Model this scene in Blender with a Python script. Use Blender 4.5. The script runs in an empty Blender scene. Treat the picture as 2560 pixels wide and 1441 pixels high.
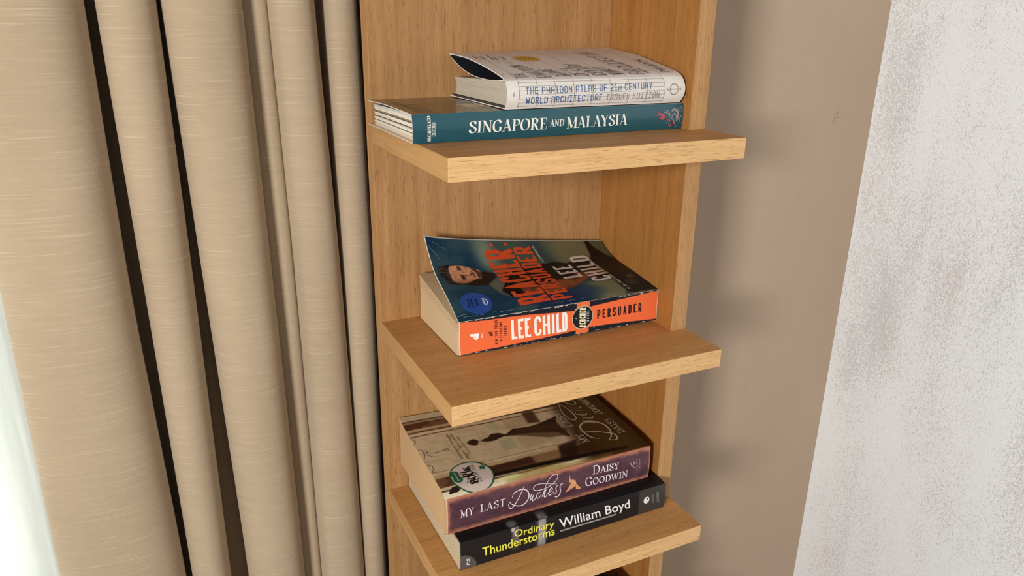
import bpy, math, random
import numpy as np
from mathutils import Vector, Matrix, noise as mnoise
from mathutils.geometry import tessellate_polygon

S = 0.62                                    # metres per fit unit: every shape below is written in fit units
sc = bpy.context.scene
COL = sc.collection

# ------------------------------------------------------------------ camera
cam_d = bpy.data.cameras.new('camera')
cam = bpy.data.objects.new('camera', cam_d); COL.objects.link(cam)
cam.rotation_mode = 'XYZ'
cam.location = (-0.2647*S, -0.9581*S, 0.1296*S)
cam.rotation_euler = (1.2264, -0.0128, -0.4499)
cam_d.sensor_fit = 'HORIZONTAL'; cam_d.sensor_width = 36.0
cam_d.lens = 1882.67 / 2560 * 36.0
cam_d.clip_start = 0.01
sc.camera = cam

# ------------------------------------------------------------------ light and exposure
def lamp(name, loc, target, size, size_y, power, color):
    d = bpy.data.lights.new(name, 'AREA'); d.shape = 'RECTANGLE'; d.size = size; d.size_y = size_y
    d.energy = power; d.color = color
    o = bpy.data.objects.new(name, d); COL.objects.link(o)
    o.location = loc
    o.rotation_euler = (Vector(target) - Vector(loc)).to_track_quat('-Z', 'Y').to_euler()
    return o
KEY = lamp('key_light', (-1.74*S, -1.90*S, .30*S), (.40*S, -.05*S, -.30*S), .26, .30, 28.0, (1.0, .99, .97))
FILL = lamp('fill_light', (-.25, -1.9, -.10), (.25, 0, -.15), 1.5, .8, 1.9, (1.0, .985, .96))  # broad frontal fill, added; no actual lamp stands there
DAY = lamp('daylight_behind_sheer', (-.62, .42, -.15), (-.42, .05, -.15), .7, 1.6, 42.0, (1.0, 1.0, .985))
world = bpy.data.worlds.new('world'); sc.world = world; world.use_nodes = True
wb = world.node_tree.nodes['Background']; wb.inputs[0].default_value = (.86, .90, 1.0, 1); wb.inputs[1].default_value = .035
sc.view_settings.view_transform = 'Standard'
sc.view_settings.look = 'None'
sc.view_settings.exposure = 0.0
sc.view_settings.gamma = 1.0
sc.view_settings.use_curve_mapping = False

# ------------------------------------------------------------------ materials
def lin(c):
    c = np.asarray(c, float) / 255.0
    return np.where(c <= .04045, c/12.92, ((c + .055)/1.055)**2.4)
def rgba(c): 
    l = lin(c); return (float(l[0]), float(l[1]), float(l[2]), 1.0)
def new_mat(name, rough=.5, spec=.5):
    m = bpy.data.materials.new(name); m.use_nodes = True
    nt = m.node_tree; b = nt.nodes['Principled BSDF']
    b.inputs['Roughness'].default_value = rough
    b.inputs['Specular IOR Level'].default_value = spec
    return m, nt, b
def N(nt, t, **kw):
    n = nt.nodes.new(t)
    for k, v in kw.items(): setattr(n, k, v)
    return n
def ramp(nt, src, stops):
    r = N(nt, 'ShaderNodeValToRGB'); e = r.color_ramp.elements
    while len(e) < len(stops): e.new(.5)
    for i, (p, c) in enumerate(stops): e[i].position = p; e[i].color = c
    nt.links.new(src, r.inputs[0]); return r.outputs[0]
def mapped(nt, coord, scale, loc=(0,0,0)):
    mp = N(nt, 'ShaderNodeMapping'); mp.inputs['Scale'].default_value = scale; mp.inputs['Location'].default_value = loc
    nt.links.new(coord, mp.inputs[0]); return mp.outputs[0]
def noise(nt, vec, scale=1.0, detail=2.0, rough=.5, dist=0.0):
    n = N(nt, 'ShaderNodeTexNoise'); n.inputs['Scale'].default_value = scale; n.inputs['Detail'].default_value = detail
    n.inputs['Roughness'].default_value = rough; n.inputs['Distortion'].default_value = dist
    nt.links.new(vec, n.inputs['Vector']); return n.outputs['Fac']
def mix(nt, kind, f, a, b):
    m = N(nt, 'ShaderNodeMix', data_type='RGBA', blend_type=kind)
    for s, v in ((0, f), (6, a), (7, b)):
        if hasattr(v, 'is_linked'): nt.links.new(v, m.inputs[s])
        else: m.inputs[s].default_value = v
    return m.outputs[2]
def bump(nt, b, h, strength, dist):
    bn = N(nt, 'ShaderNodeBump'); bn.inputs['Strength'].default_value = strength; bn.inputs['Distance'].default_value = dist
    nt.links.new(h, bn.inputs['Height']); nt.links.new(bn.outputs[0], b.inputs['Normal'])
def oak(name, axis, light, dark, pore, seed=0.0, wav=1.0, pore_len=85, pore_amt=1.0):
    """oak veneer: grain runs along axis (0,1,2)"""
    m, nt, b = new_mat(name, .48, .35)
    tc = N(nt, 'ShaderNodeTexCoord').outputs['Object']
    def sc3(across, along): 
        s = [across]*3; s[axis] = along; return s
    warp = noise(nt, mapped(nt, tc, sc3(14, 5), (seed, seed*2, 3)), 1, 2)
    vm = N(nt, 'ShaderNodeVectorMath', operation='MULTIPLY_ADD')
    comb = N(nt, 'ShaderNodeCombineXYZ')
    for i in range(3):
        if i != axis: nt.links.new(warp, comb.inputs[i])
    nt.links.new(comb.outputs[0], vm.inputs[0]); vm.inputs[1].default_value = (.012*wav,)*3; nt.links.new(tc, vm.inputs[2])
    v = vm.outputs[0]
    broad = noise(nt, mapped(nt, v, sc3(110, 2.6), (seed, 0, seed)), 1, 3, .6)
    fine = noise(nt, mapped(nt, v, sc3(850, 22), (0, seed, 1)), 1, 3, .65)
    pores = noise(nt, mapped(nt, v, sc3(1500, pore_len), (2, seed, 5)), 1, 2, .6)
    base = ramp(nt, broad, [(.28, rgba(dark)), (.72, rgba(light))])
    f2 = ramp(nt, fine, [(.32, (.84, .81, .76, 1)), (.62, (1, 1, 1, 1))])
    c = mix(nt, 'MULTIPLY', .85, base, f2)
    pr = ramp(nt, pores, [(.33, (1, 1, 1, 1)), (.41, (0, 0, 0, 1))])
    fac = N(nt, 'ShaderNodeMath', operation='MULTIPLY'); fac.inputs[1].default_value = .62*pore_amt
    nt.links.new(pr, fac.inputs[0])
    c = mix(nt, 'MIX', fac.outputs[0], c, rgba(pore))
    nt.links.new(c, b.inputs['Base Color'])
    bump(nt, b, pores, .25, .0004)
    return m

MAT = {}  # oak toned by facing: tops, inner side and ends have shade in the colour
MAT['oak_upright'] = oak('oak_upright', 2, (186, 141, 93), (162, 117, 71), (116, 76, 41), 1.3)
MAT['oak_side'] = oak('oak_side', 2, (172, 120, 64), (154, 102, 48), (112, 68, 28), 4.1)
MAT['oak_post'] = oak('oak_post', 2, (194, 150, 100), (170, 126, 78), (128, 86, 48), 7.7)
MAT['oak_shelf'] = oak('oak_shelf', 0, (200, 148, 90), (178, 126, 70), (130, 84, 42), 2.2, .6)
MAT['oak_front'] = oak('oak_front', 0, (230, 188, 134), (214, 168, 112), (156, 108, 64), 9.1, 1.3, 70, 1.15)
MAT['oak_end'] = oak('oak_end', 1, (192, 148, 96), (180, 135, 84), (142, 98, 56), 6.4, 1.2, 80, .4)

def print_mat(name, rough, spec=.5, grain=0.0, coat=0.0):
    m, nt, b = new_mat(name, rough, spec)
    at = N(nt, 'ShaderNodeAttribute', attribute_name='Col')
    tc = N(nt, 'ShaderNodeTexCoord').outputs['Object']
    n = noise(nt, mapped(nt, tc, (700, 700, 700)), 1, 3, .7)
    f = ramp(nt, n, [(.3, (1-grain,)*3 + (1,)), (.7, (1, 1, 1, 1))])
    nt.links.new(mix(nt, 'MULTIPLY', 1.0, at.outputs['Color'], f), b.inputs['Base Color'])
    b.inputs['Coat Weight'].default_value = coat; b.inputs['Coat Roughness'].default_value = .12
    big = noise(nt, mapped(nt, tc, (60, 60, 60)), 1, 3, .6)
    bump(nt, b, big, .12, .002)
    return m
MAT['cover_gloss'] = print_mat('cover_gloss', .34, .5, .05, .45)
MAT['cover_satin'] = print_mat('cover_satin', .42, .2, .08, .0)
MAT['cover_matt'] = print_mat('cover_matt', .62, .35, .06)
def pages_mat(name, amt):
    m, nt, b = new_mat(name, .85, .15)
    at = N(nt, 'ShaderNodeAttribute', attribute_name='Col')
    tc = N(nt, 'ShaderNodeTexCoord').outputs['Object']
    n = noise(nt, mapped(nt, tc, (25, 25, 3800)), 1, 2, .6)
    f = ramp(nt, n, [(.35, (.84, .82, .78, 1)), (.6, (1, 1, 1, 1))])
    nt.links.new(mix(nt, 'MULTIPLY', amt, at.outputs['Color'], f), b.inputs['Base Color'])
    bump(nt, b, n, .35*amt, .0004)
    return m
MAT['pages'] = pages_mat('page_edges', .9); MAT['pages_fine'] = pages_mat('page_edges_fine', .35)
_ink = {}
def ink(c, rough=.45):
    k = (tuple(c), rough)
    if k not in _ink:
        m, nt, b = new_mat('ink_%s' % '_'.join(str(int(x)) for x in c), rough, .4)
        tc = N(nt, 'ShaderNodeTexCoord').outputs['Object']
        n = noise(nt, mapped(nt, tc, (900, 900, 900)), 1, 2, .6)
        f = ramp(nt, n, [(.3, (.93, .93, .93, 1)), (.7, (1, 1, 1, 1))])
        nt.links.new(mix(nt, 'MULTIPLY', 1.0, rgba(c), f), b.inputs['Base Color'])
        _ink[k] = m
    return _ink[k]

def fabric():
    m, nt, b = new_mat('curtain_linen', .92, .12)
    uv = N(nt, 'ShaderNodeUVMap', uv_map='UV').outputs[0]          # u = along the cloth in metres, v = height in metres
    w1 = N(nt, 'ShaderNodeTexWave', wave_type='BANDS', bands_direction='X'); w1.inputs['Scale'].default_value = 260; w1.inputs['Distortion'].default_value = 1.5; w1.inputs['Detail Scale'].default_value = 3
    w2 = N(nt, 'ShaderNodeTexWave', wave_type='BANDS', bands_direction='Y'); w2.inputs['Scale'].default_value = 300; w2.inputs['Distortion'].default_value = 1.5; w2.inputs['Detail Scale'].default_value = 3
    nt.links.new(uv, w1.inputs[0]); nt.links.new(uv, w2.inputs[0])
    slub = noise(nt, mapped(nt, uv, (15, 800, 1)), 1, 2, .7)
    slub2 = noise(nt, mapped(nt, uv, (22, 210, 1), (4, 2, 0)), 1, 2, .6)
    cloud = noise(nt, mapped(nt, uv, (7, 5, 1)), 1, 3, .55)
    s = ramp(nt, slub, [(.57, (0, 0, 0, 1)), (.70, (1, 1, 1, 1))])
    base = ramp(nt, cloud, [(.3, rgba((168, 148, 123))), (.7, rgba((178, 158, 132)))])
    wv = mix(nt, 'MULTIPLY', 1.0, w1.outputs[0], w2.outputs[0])
    wr = ramp(nt, wv, [(0, (.97, .967, .96, 1)), (.6, (1, 1, 1, 1))])
    c = mix(nt, 'MULTIPLY', .8, base, wr)
    s2 = ramp(nt, slub2, [(.35, (.95, .945, .94, 1)), (.65, (1, 1, 1, 1))])
    c = mix(nt, 'MULTIPLY', .8, c, s2)
    fm = N(nt, 'ShaderNodeMath', operation='MULTIPLY'); fm.inputs[1].default_value = .34; nt.links.new(s, fm.inputs[0])
    c = mix(nt, 'MIX', fm.outputs[0], c, rgba((214, 196, 168)))
    nt.links.new(c, b.inputs['Base Color'])
    b.inputs['Sheen Weight'].default_value = .15
    add = N(nt, 'ShaderNodeMath', operation='MULTIPLY_ADD'); add.inputs[1].default_value = .8
    nt.links.new(s, add.inputs[0]); nt.links.new(wv, add.inputs[2])
    bump(nt, b, add.outputs[0], .16, .0005)
    return m
MAT['curtain'] = fabric()
def sheer():
    m = bpy.data.materials.new('sheer_voile'); m.use_nodes = True; nt = m.node_tree; nt.nodes.clear()
    out = N(nt, 'ShaderNodeOutputMaterial'); tc = N(nt, 'ShaderNodeTexCoord').outputs['Object']
    n = noise(nt, mapped(nt, tc, (60, 60, 9)), 1, 3, .6)
    c = ramp(nt, n, [(.3, rgba((236, 242, 238))), (.7, rgba((250, 252, 250)))])
    d = N(nt, 'ShaderNodeBsdfDiffuse'); t = N(nt, 'ShaderNodeBsdfTranslucent'); nt.links.new(c, d.inputs[0]); nt.links.new(c, t.inputs[0])
    ms = N(nt, 'ShaderNodeMixShader'); ms.inputs[0].default_value = .65
    nt.links.new(d.outputs[0], ms.inputs[1]); nt.links.new(t.outputs[0], ms.inputs[2]); nt.links.new(ms.outputs[0], out.inputs[0])
    return m
MAT['sheer'] = sheer()
def glass():
    m = bpy.data.materials.new('window_glass'); m.use_nodes = True; nt = m.node_tree; nt.nodes.clear()
    out = N(nt, 'ShaderNodeOutputMaterial'); t = N(nt, 'ShaderNodeBsdfTransparent'); g = N(nt, 'ShaderNodeBsdfGlossy')
    g.inputs['Roughness'].default_value = .02; ms = N(nt, 'ShaderNodeMixShader'); f = N(nt, 'ShaderNodeFresnel')
    nt.links.new(f.outputs[0], ms.inputs[0]); nt.links.new(t.outputs[0], ms.inputs[1]); nt.links.new(g.outputs[0], ms.inputs[2]); nt.links.new(ms.outputs[0], out.inputs[0])
    return m
MAT['glass'] = glass()
def plaster(name, c1, c2, scale=120, b_str=.38):
    m, nt, b = new_mat(name, .7, .3)
    tc = N(nt, 'ShaderNodeTexCoord').outputs['Object']
    n1 = noise(nt, mapped(nt, tc, (3, 3, 2)), 1, 3, .5)
    n2 = noise(nt, mapped(nt, tc, (scale,)*3), 1, 4, .6)
    n3 = noise(nt, mapped(nt, tc, (scale*.25, scale*.25, scale*.12)), 1, 3, .6)
    nt.links.new(ramp(nt, n1, [(.3, rgba(c1)), (.7, rgba(c2))]), b.inputs['Base Color'])
    bump(nt, b, mix(nt, 'ADD', .6, n2, n3), b_str, .0012)
    return m
MAT['wall_beige'] = plaster('wall_beige', (176, 153, 131), (184, 163, 141))
MAT['ceiling'] = plaster('ceiling_white', (222, 218, 212), (228, 225, 220))
def crackle():
    m, nt, b = new_mat('wall_rolled_white', .6, .35)
    tc = N(nt, 'ShaderNodeTexCoord').outputs['Object']
    fine = noise(nt, mapped(nt, tc, (620, 620, 330), (1, 2, 3)), 1, 3, .55, 1.6)
    fine2 = noise(nt, mapped(nt, tc, (1500, 1500, 800), (4, 1, 3)), 1, 2, .5, .8)
    patch = noise(nt, mapped(nt, tc, (13, 13, 4), (5, 1, 2)), 1, 3, .55)
    pink = noise(nt, mapped(nt, tc, (12, 12, 4.2), (9, 3, 7)), 1, 2, .5)
    def madd(a, k, c):
        n = N(nt, 'ShaderNodeMath', operation='MULTIPLY_ADD'); n.inputs[1].default_value = k
        nt.links.new(a, n.inputs[0]); nt.links.new(c, n.inputs[2]); return n.outputs[0]
    h = madd(fine2, .30, madd(patch, .62, fine))                  # raised plaster skin over a greyer ground
    skin = ramp(nt, h, [(.84, (0, 0, 0, 1)), (.91, (1, 1, 1, 1))])
    nt_mix = mix(nt, 'MIX', ramp(nt, pink, [(.50, (0, 0, 0, 1)), (.66, (1, 1, 1, 1))]), rgba((212, 214, 216)), rgba((217, 207, 204)))
    c = mix(nt, 'MIX', skin, nt_mix, rgba((248, 251, 254)))
    nt.links.new(c, b.inputs['Base Color'])
    bump(nt, b, h, .5, .0012)
    return m
MAT['wall_white'] = crackle()
def floor_mat():
    m, nt, b = new_mat('floor_stone', .4, .4)
    tc = N(nt, 'ShaderNodeTexCoord').outputs['Object']
    n = noise(nt, mapped(nt, tc, (5, 5, 5)), 1, 5, .6)
    nt.links.new(ramp(nt, n, [(.3, rgba((150, 134, 116))), (.7, rgba((172, 156, 136)))]), b.inputs['Base Color'])
    return m
MAT['floor'] = floor_mat()
MAT['frame'] = plaster('window_frame_white', (225, 226, 224), (232, 233, 231), 60, .05)

# ------------------------------------------------------------------ mesh helpers
def link(name, me, parent=None):
    o = bpy.data.objects.new(name, me); COL.objects.link(o)
    if parent is not None: o.parent = parent
    return o
def mk(name, verts, faces, mat, parent=None, base=(0,0,0), cols=None, uvs=None, smooth_shade=False):
    v = np.asarray(verts, float).reshape(-1, 3)*S - np.asarray(base, float)*S
    me = bpy.data.meshes.new(name)
    me.from_pydata(v.tolist(), [], [tuple(int(i) for i in f) for f in faces])
    me.materials.append(mat)
    if cols is not None:
        a = me.color_attributes.new('Col', 'FLOAT_COLOR', 'POINT')
        c = np.ones((len(v), 4)); c[:, :3] = lin(np.asarray(cols, float))
        a.data.foreach_set('color', c.ravel().astype(np.float32))
    if uvs is not None:
        ul = me.uv_layers.new(name='UV'); li = np.zeros(len(me.loops), int); me.loops.foreach_get('vertex_index', li)
        ul.data.foreach_set('uv', np.asarray(uvs, float)[li].ravel())
    if smooth_shade: me.polygons.foreach_set('use_smooth', [True]*len(me.polygons))
    me.update()
    return link(name, me, parent)
def thing(name, base, label, cat, group=None):
    o = bpy.data.objects.new(name, None); COL.objects.link(o); o.empty_display_size = .02
    o.location = Vector(base)*S; o['label'] = label; o['category'] = cat
    if group: o['group'] = group
    return o
def structure(o): o['kind'] = 'structure'; return o
def box(x0, x1, y0, y1, z0, z1, bev=0.0):
    """a box, optionally with bevelled edges (bev in fit units)"""
    if bev <= 0:
        v = [(x, y, z) for x in (x0, x1) for y in (y0, y1) for z in (z0, z1)]
        f = [(0,1,3,2),(4,6,7,5),(0,4,5,1),(2,3,7,6),(0,2,6,4),(1,5,7,3)]
        return v, f
    import bmesh
    bm = bmesh.new(); v, f = box(x0, x1, y0, y1, z0, z1)
    vs = [bm.verts.new(p) for p in v]
    for q in f: bm.faces.new([vs[i] for i in q])
    bmesh.ops.bevel(bm, geom=list(bm.edges), offset=bev, segments=2, affect='EDGES', profile=.6)
    bmesh.ops.recalc_face_normals(bm, faces=bm.faces)
    bm.verts.index_update()
    v = [tuple(p.co) for p in bm.verts]; f = [[p.index for p in q.verts] for q in bm.faces]; bm.free()
    return v, f
def join(parts):
    V = []; F = []
    for v, f in parts:
        n = len(V); V += [tuple(p) for p in v]; F += [tuple(i + n for i in q) for q in f]
    return V, F
def gridfaces(nu, nv, off=0, flip=False):
    F = []
    for i in range(nu):
        for j in range(nv):
            a = off + i*(nv+1) + j; q = (a, a + nv + 1, a + nv + 2, a + 1)
            F.append(q[::-1] if flip else q)
    return F
def normals(fn, u, v):
    e = 1e-4
    du = fn(np.clip(u+e, 0, 1), v) - fn(np.clip(u-e, 0, 1), v); dv = fn(u, np.clip(v+e, 0, 1)) - fn(u, np.clip(v-e, 0, 1))
    n = np.cross(du, dv); return n/np.linalg.norm(n, axis=-1, keepdims=True)
def slab(fn, nu, nv, th, paint, inner, rim):
    """sheet of card: painted outside, plain inside, its cut edge in its own colour. returns verts, faces, colours"""
    U, V = np.meshgrid(np.linspace(0, 1, nu+1), np.linspace(0, 1, nv+1), indexing='ij')
    u = U.ravel(); v = V.ravel(); P = fn(u, v); n = normals(fn, u, v)
    Q = P - n*th
    cols = paint(u, v); k = len(P)
    verts = [P, Q]; C = [cols, np.tile(np.asarray(inner, float), (k, 1))]
    F = gridfaces(nu, nv) + gridfaces(nu, nv, k, True)
    ring = [i*(nv+1) for i in range(nu+1)] + [nu*(nv+1) + j for j in range(1, nv+1)] + [i*(nv+1) + nv for i in range(nu-1, -1, -1)] + [j for j in range(nv-1, 0, -1)]
    r = len(ring); off = 2*k
    verts += [P[ring], Q[ring]]; C.append(np.tile(np.asarray(rim, float), (2*r, 1)))
    for i in range(r): F.append((off + i, off + r + i, off + r + (i+1) % r, off + (i+1) % r))
    return np.concatenate(verts), F, np.concatenate(C)
def joinc(parts):
    V = []; F = []; C = []; n = 0
    for v, f, c in parts:
        V.append(np.asarray(v)); C.append(np.asarray(c)); F += [tuple(i + n for i in q) for q in f]; n += len(v)
    return np.concatenate(V), F, np.concatenate(C)
def page_block(name, parent, base, xl, xr, yf, yb, zb, ztop, n, colour, rnd, jitter=.0004, hollow=.0, mat='pages'):
    """the pages: n bundles of leaves, each a little proud or shy of its neighbours"""
    V = []; F = []; C = []
    nv, nu = 14, 14
    per = [(0, j/nv) for j in range(nv)] + [(i/nu, 1) for i in range(nu)] + [(1, 1 - j/nv) for j in range(nv)] + [(1 - i/nu, 0) for i in range(nu)]
    per = np.array(per); m = len(per)
    def ring(k, ins, col):
        t = k; hol = hollow*(1 - (2*t - 1)**2)
        x = xl + ins + (xr - xl - 2*ins)*per[:, 0]; y = yf + (yb - ins - hol - yf)*per[:, 1]
        zt = ztop(per[:, 0], per[:, 1]); z = zb + (zt - zb)*t
        V.extend(np.stack([x, y, z], -1).tolist()); C.extend([col]*m)
    for k in range(n):
        ins = rnd.uniform(0, jitter); col = colour(k, n)
        b0 = len(V); ring(k/n, ins, col); ring((k+1)/n, ins, col)
        for i in range(m): F.append((b0 + (i+1) % m, b0 + i, b0 + m + i, b0 + m + (i+1) % m))
        if k < n-1:
            b1 = len(V)
            ring((k+1)/n, ins, col); ring((k+1)/n, 0.004, col)
            for i in range(m): F.append((b1 + (i+1) % m, b1 + i, b1 + m + i, b1 + m + (i+1) % m))
    U, W = np.meshgrid(np.linspace(0, 1, 15), np.linspace(0, 1, 15), indexing='ij'); u = U.ravel(); w = W.ravel()
    for top in (0, 1):
        b0 = len(V); z = ztop(u, w) if top else np.full(u.shape, zb)
        V.extend(np.stack([xl + .0002 + (xr - xl - .0004)*u, yf + (yb - yf - .0002)*w, z], -1).tolist()); C.extend([colour(n-1 if top else 0, n)]*len(u))
        F += gridfaces(14, 14, b0, not top)
    return mk(name, V, F, MAT[mat], parent, base, cols=C)

# ------------------------------------------------------------------ lettering: strokes and polygons laid on a surface
LIFT = .00035
class Decal:
    """collects thin print shapes given in the (u, v) of a surface"""
    def __init__(self, fn): 
        self.fn = fn; self.V = []; self.F = []; self.marks = [0]
        c = fn(.5, .5); self.Lu = np.linalg.norm(fn(.55, .5) - fn(.45, .5))/.1; self.Lv = np.linalg.norm(fn(.5, .55) - fn(.5, .45))/.1
    def tri(self, uv, faces):
        n = len(self.V); self.V += [tuple(p) for p in uv]; self.F += [tuple(i + n for i in f) for f in faces]
    def ribbon(self, pts, width, closed=False):
        """pts in uv, width in fit units (number or one per point)"""
        p = np.asarray(pts, float)*[self.Lu, self.Lv]
        if not closed and np.ndim(width) == 0: p = densify(p, .004)
        w = np.broadcast_to(np.asarray(width, float), (len(p),))/2
        if closed: nx = np.roll(p, -1, 0); pv = np.roll(p, 1, 0)
        else: nx = np.concatenate([p[1:], p[-1:]]); pv = np.concatenate([p[:1], p[:-1]])
        d1 = p - pv; d2 = nx - p
        l1 = np.linalg.norm(d1, axis=1, keepdims=True); l2 = np.linalg.norm(d2, axis=1, keepdims=True)
        d1 = np.where(l1 > 1e-9, d1/np.maximum(l1, 1e-9), 0); d2 = np.where(l2 > 1e-9, d2/np.maximum(l2, 1e-9), 0)
        d1 = np.where(l1 > 1e-9, d1, d2); d2 = np.where(l2 > 1e-9, d2, d1)
        t = d1 + d2; t /= np.maximum(np.linalg.norm(t, axis=1, keepdims=True), 1e-9)
        nrm = np.stack([-t[:, 1], t[:, 0]], 1)
        cosv = np.clip(np.abs((nrm*np.stack([-d1[:, 1], d1[:, 0]], 1)).sum(1)), .45, 1)
        o = nrm*(w/cosv)[:, None]
        L = (p + o)/[self.Lu, self.Lv]; R = (p - o)/[self.Lu, self.Lv]
        n = len(p); uv = np.concatenate([L, R]); f = []
        for i in range(n if closed else n-1):
            j = (i+1) % n; f.append((i, n+i, n+j, j))
        self.tri(uv, f)
    def curve(self, pts, width, steps=6, taper=False, closed=False):
        c = spline(pts, steps, closed)
        w = width
        if taper:
            t = np.linspace(0, 1, len(c)); w = width*(.35 + .65*np.sin(np.pi*np.clip(t, 0, 1))**.6)
        self.ribbon(c, w, closed)
    def poly(self, pts):
        v3 = [Vector((a*self.Lu, b*self.Lv, 0)) for a, b in pts]
        self.tri(pts, [tuple(t) for t in tessellate_polygon([v3])])
    def disc(self, c, r, r2=None, n=36, ring=None):
        """r in fit units; ring = inner radius fraction"""
        a = np.linspace(0, 2*np.pi, n, endpoint=False); r2 = r2 or r
        P = np.stack([c[0] + r*np.cos(a)/self.Lu, c[1] + r2*np.sin(a)/self.Lv], 1)
        if ring is None: 
            k = 5; n0 = [(c[0], c[1])]; f = []
            for q in range(1, k+1): n0 += [tuple(np.array(c) + (p - np.array(c))*q/k) for p in P]
            for i in range(n): f.append((0, 1+i, 1+(i+1) % n))
            for q in range(1, k):
                for i in range(n):
                    a0 = 1 + (q-1)*n; b0 = 1 + q*n; j = (i+1) % n; f.append((a0+i, b0+i, b0+j, a0+j))
            self.tri(n0, f)
        else:
            Q = np.array(c) + (P - np.array(c))*ring
            self.tri(np.concatenate([P, Q]), [(i, (i+1) % n, n + (i+1) % n, n + i) for i in range(n)])
    def mark(self):
        if self.V and self.marks[-1] != len(self.F): self.marks.append(len(self.F))
    def build(self, name, mat, parent, base, lift=1.0, label=None):
        """one mesh for each word or mark"""
        ends = self.marks[1:] + [len(self.F)]; allV, allF = self.V, self.F
        for a, b in zip(self.marks, ends):
            if b <= a: continue
            f = allF[a:b]; lo = min(min(q) for q in f); hi = max(max(q) for q in f) + 1
            self.V = allV[lo:hi]; self.F = [tuple(i - lo for i in q) for q in f]
            o = self.build1(name, mat, parent, base, lift, label)
            if name in ('crease', 'small_print', 'ruled_lines', 'ink_drops'): o['kind'] = 'stuff'
        self.V, self.F = allV, allF
    def build1(self, name, mat, parent, base, lift=1.0, label=None):
        uv = np.array(self.V, float); u = uv[:, 0]; v = uv[:, 1]
        uc = np.clip(u, 0, 1); vc = np.clip(v, 0, 1)
        P = self.fn(uc, vc) + normals(self.fn, uc, vc)*LIFT*lift
        me = mk(name, P, self.F, mat, parent, base)
        if label: me['label'] = label
        return me
def spline(pts, steps=6, closed=False):
    p = np.asarray(pts, float); n = len(p)
    if n == 2: return p
    out = []
    for i in range(n if closed else n-1):
        g = (lambda k: p[k % n]) if closed else (lambda k: p[min(max(k, 0), n-1)])
        p0, p1, p2, p3 = g(i-1), g(i), g(i+1), g(i+2)
        for s in range(steps):
            t = s/steps
            out.append(.5*((2*p1) + (-p0 + p2)*t + (2*p0 - 5*p1 + 4*p2 - p3)*t*t + (-p0 + 3*p1 - 3*p2 + p3)*t**3))
    if not closed: out.append(p[-1])
    return np.array(out)

# ---- block letters (cut corners), each in a unit box
X, Y = .30, .13
BLK = {
 'A': (1, [[(0,0),(0,1-Y),(X,1),(1-X,1),(1,1-Y),(1,0)], [(0,.42),(1,.42)]]),
 'a': (1.05, [[(0,-.06),(.5,1.03),(1,-.06)], [(.22,.25),(.78,.25)]]),
 'B': (1, [[(0,0),(0,1),(1-X,1),(1,1-Y),(1,.5+Y*.8),(1-X,.5),(1,.5-Y*.8),(1,Y),(1-X,0),(0,0)], [(0,.5),(1-X,.5)]]),
 'C': (1, [[(1,.72),(1,1-Y),(1-X,1),(X,1),(0,1-Y),(0,Y),(X,0),(1-X,0),(1,Y),(1,.28)]]),
 'D': (1, [[(0,0),(0,1),(1-X,1),(1,1-Y),(1,Y),(1-X,0),(0,0)]]),
 'E': (.92, [[(1,1),(0,1),(0,0),(1,0)], [(0,.5),(.85,.5)]]),
 'F': (.92, [[(1,1),(0,1),(0,0)], [(0,.5),(.85,.5)]]),
 'G': (1, [[(1,.75),(1,1-Y),(1-X,1),(X,1),(0,1-Y),(0,Y),(X,0),(1-X,0),(1,Y),(1,.45),(.55,.45)]]),
 'H': (1, [[(0,0),(0,1)], [(1,0),(1,1)], [(0,.5),(1,.5)]]),
 'I': (.9, [[(.5,0),(.5,1)], [(0,0),(1,0)], [(0,1),(1,1)]]),
 'i': (.0, [[(.5,0),(.5,1)]]),
 'K': (1, [[(0,0),(0,1)], [(0,.45),(1,1)], [(.25,.55),(1,0)]]),
 'L': (.88, [[(0,1),(0,0),(1,0)]]),
 'M': (1.2, [[(0,0),(0,1),(.5,.35),(1,1),(1,0)]]),
 'N': (1, [[(0,0),(0,1)], [(0,1),(1,0)], [(1,0),(1,1)]]),
 'O': (1, [[(X,0),(0,Y),(0,1-Y),(X,1),(1-X,1),(1,1-Y),(1,Y),(1-X,0),(X,0)]]),
 'P': (1, [[(0,0),(0,1),(1-X,1),(1,1-Y),(1,.42+Y),(1-X,.42),(0,.42)]]),
 'R': (1, [[(0,0),(0,1),(1-X,1),(1,1-Y),(1,.45+Y),(1-X,.45),(0,.45)], [(.42,.45),(1,0)]]),
 'S': (1, [[(1,.74),(1,1-Y),(1-X,1),(X,1),(0,1-Y),(0,.52+Y),(X,.52),(1-X,.48),(1,.48-Y),(1,Y),(1-X,0),(X,0),(0,Y),(0,.26)]]),
 'T': (1, [[(.5,0),(.5,1)], [(0,1),(1,1)]]),
 'U': (1, [[(0,1),(0,Y),(X,0),(1-X,0),(1,Y),(1,1)]]),
 'V': (1, [[(0,1),(0,.45),(.5,0),(1,.45),(1,1)]]),
 'W': (1.15, [[(0,1),(.22,0),(.5,.7),(.78,0),(1,1)]]),
 'Y': (1, [[(0,1),(.5,.45),(1,1)], [(.5,.45),(.5,0)]]),
 '1': (.75, [[(.1,.85),(.6,1),(.6,0)], [(.1,0),(1,0)]]),
 '2': (1, [[(0,.8),(0,1-Y),(X,1),(1-X,1),(1,1-Y),(1,.6),(0,.12),(0,0),(1,0)]]),
 '#': (1, [[(.3,0),(.4,1)], [(.65,0),(.75,1)], [(0,.33),(1,.33)], [(0,.67),(1,.67)]]),
 ':': (.0, [[(.5,.08),(.5,.26)], [(.5,.66),(.5,.84)]]),
}
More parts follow.
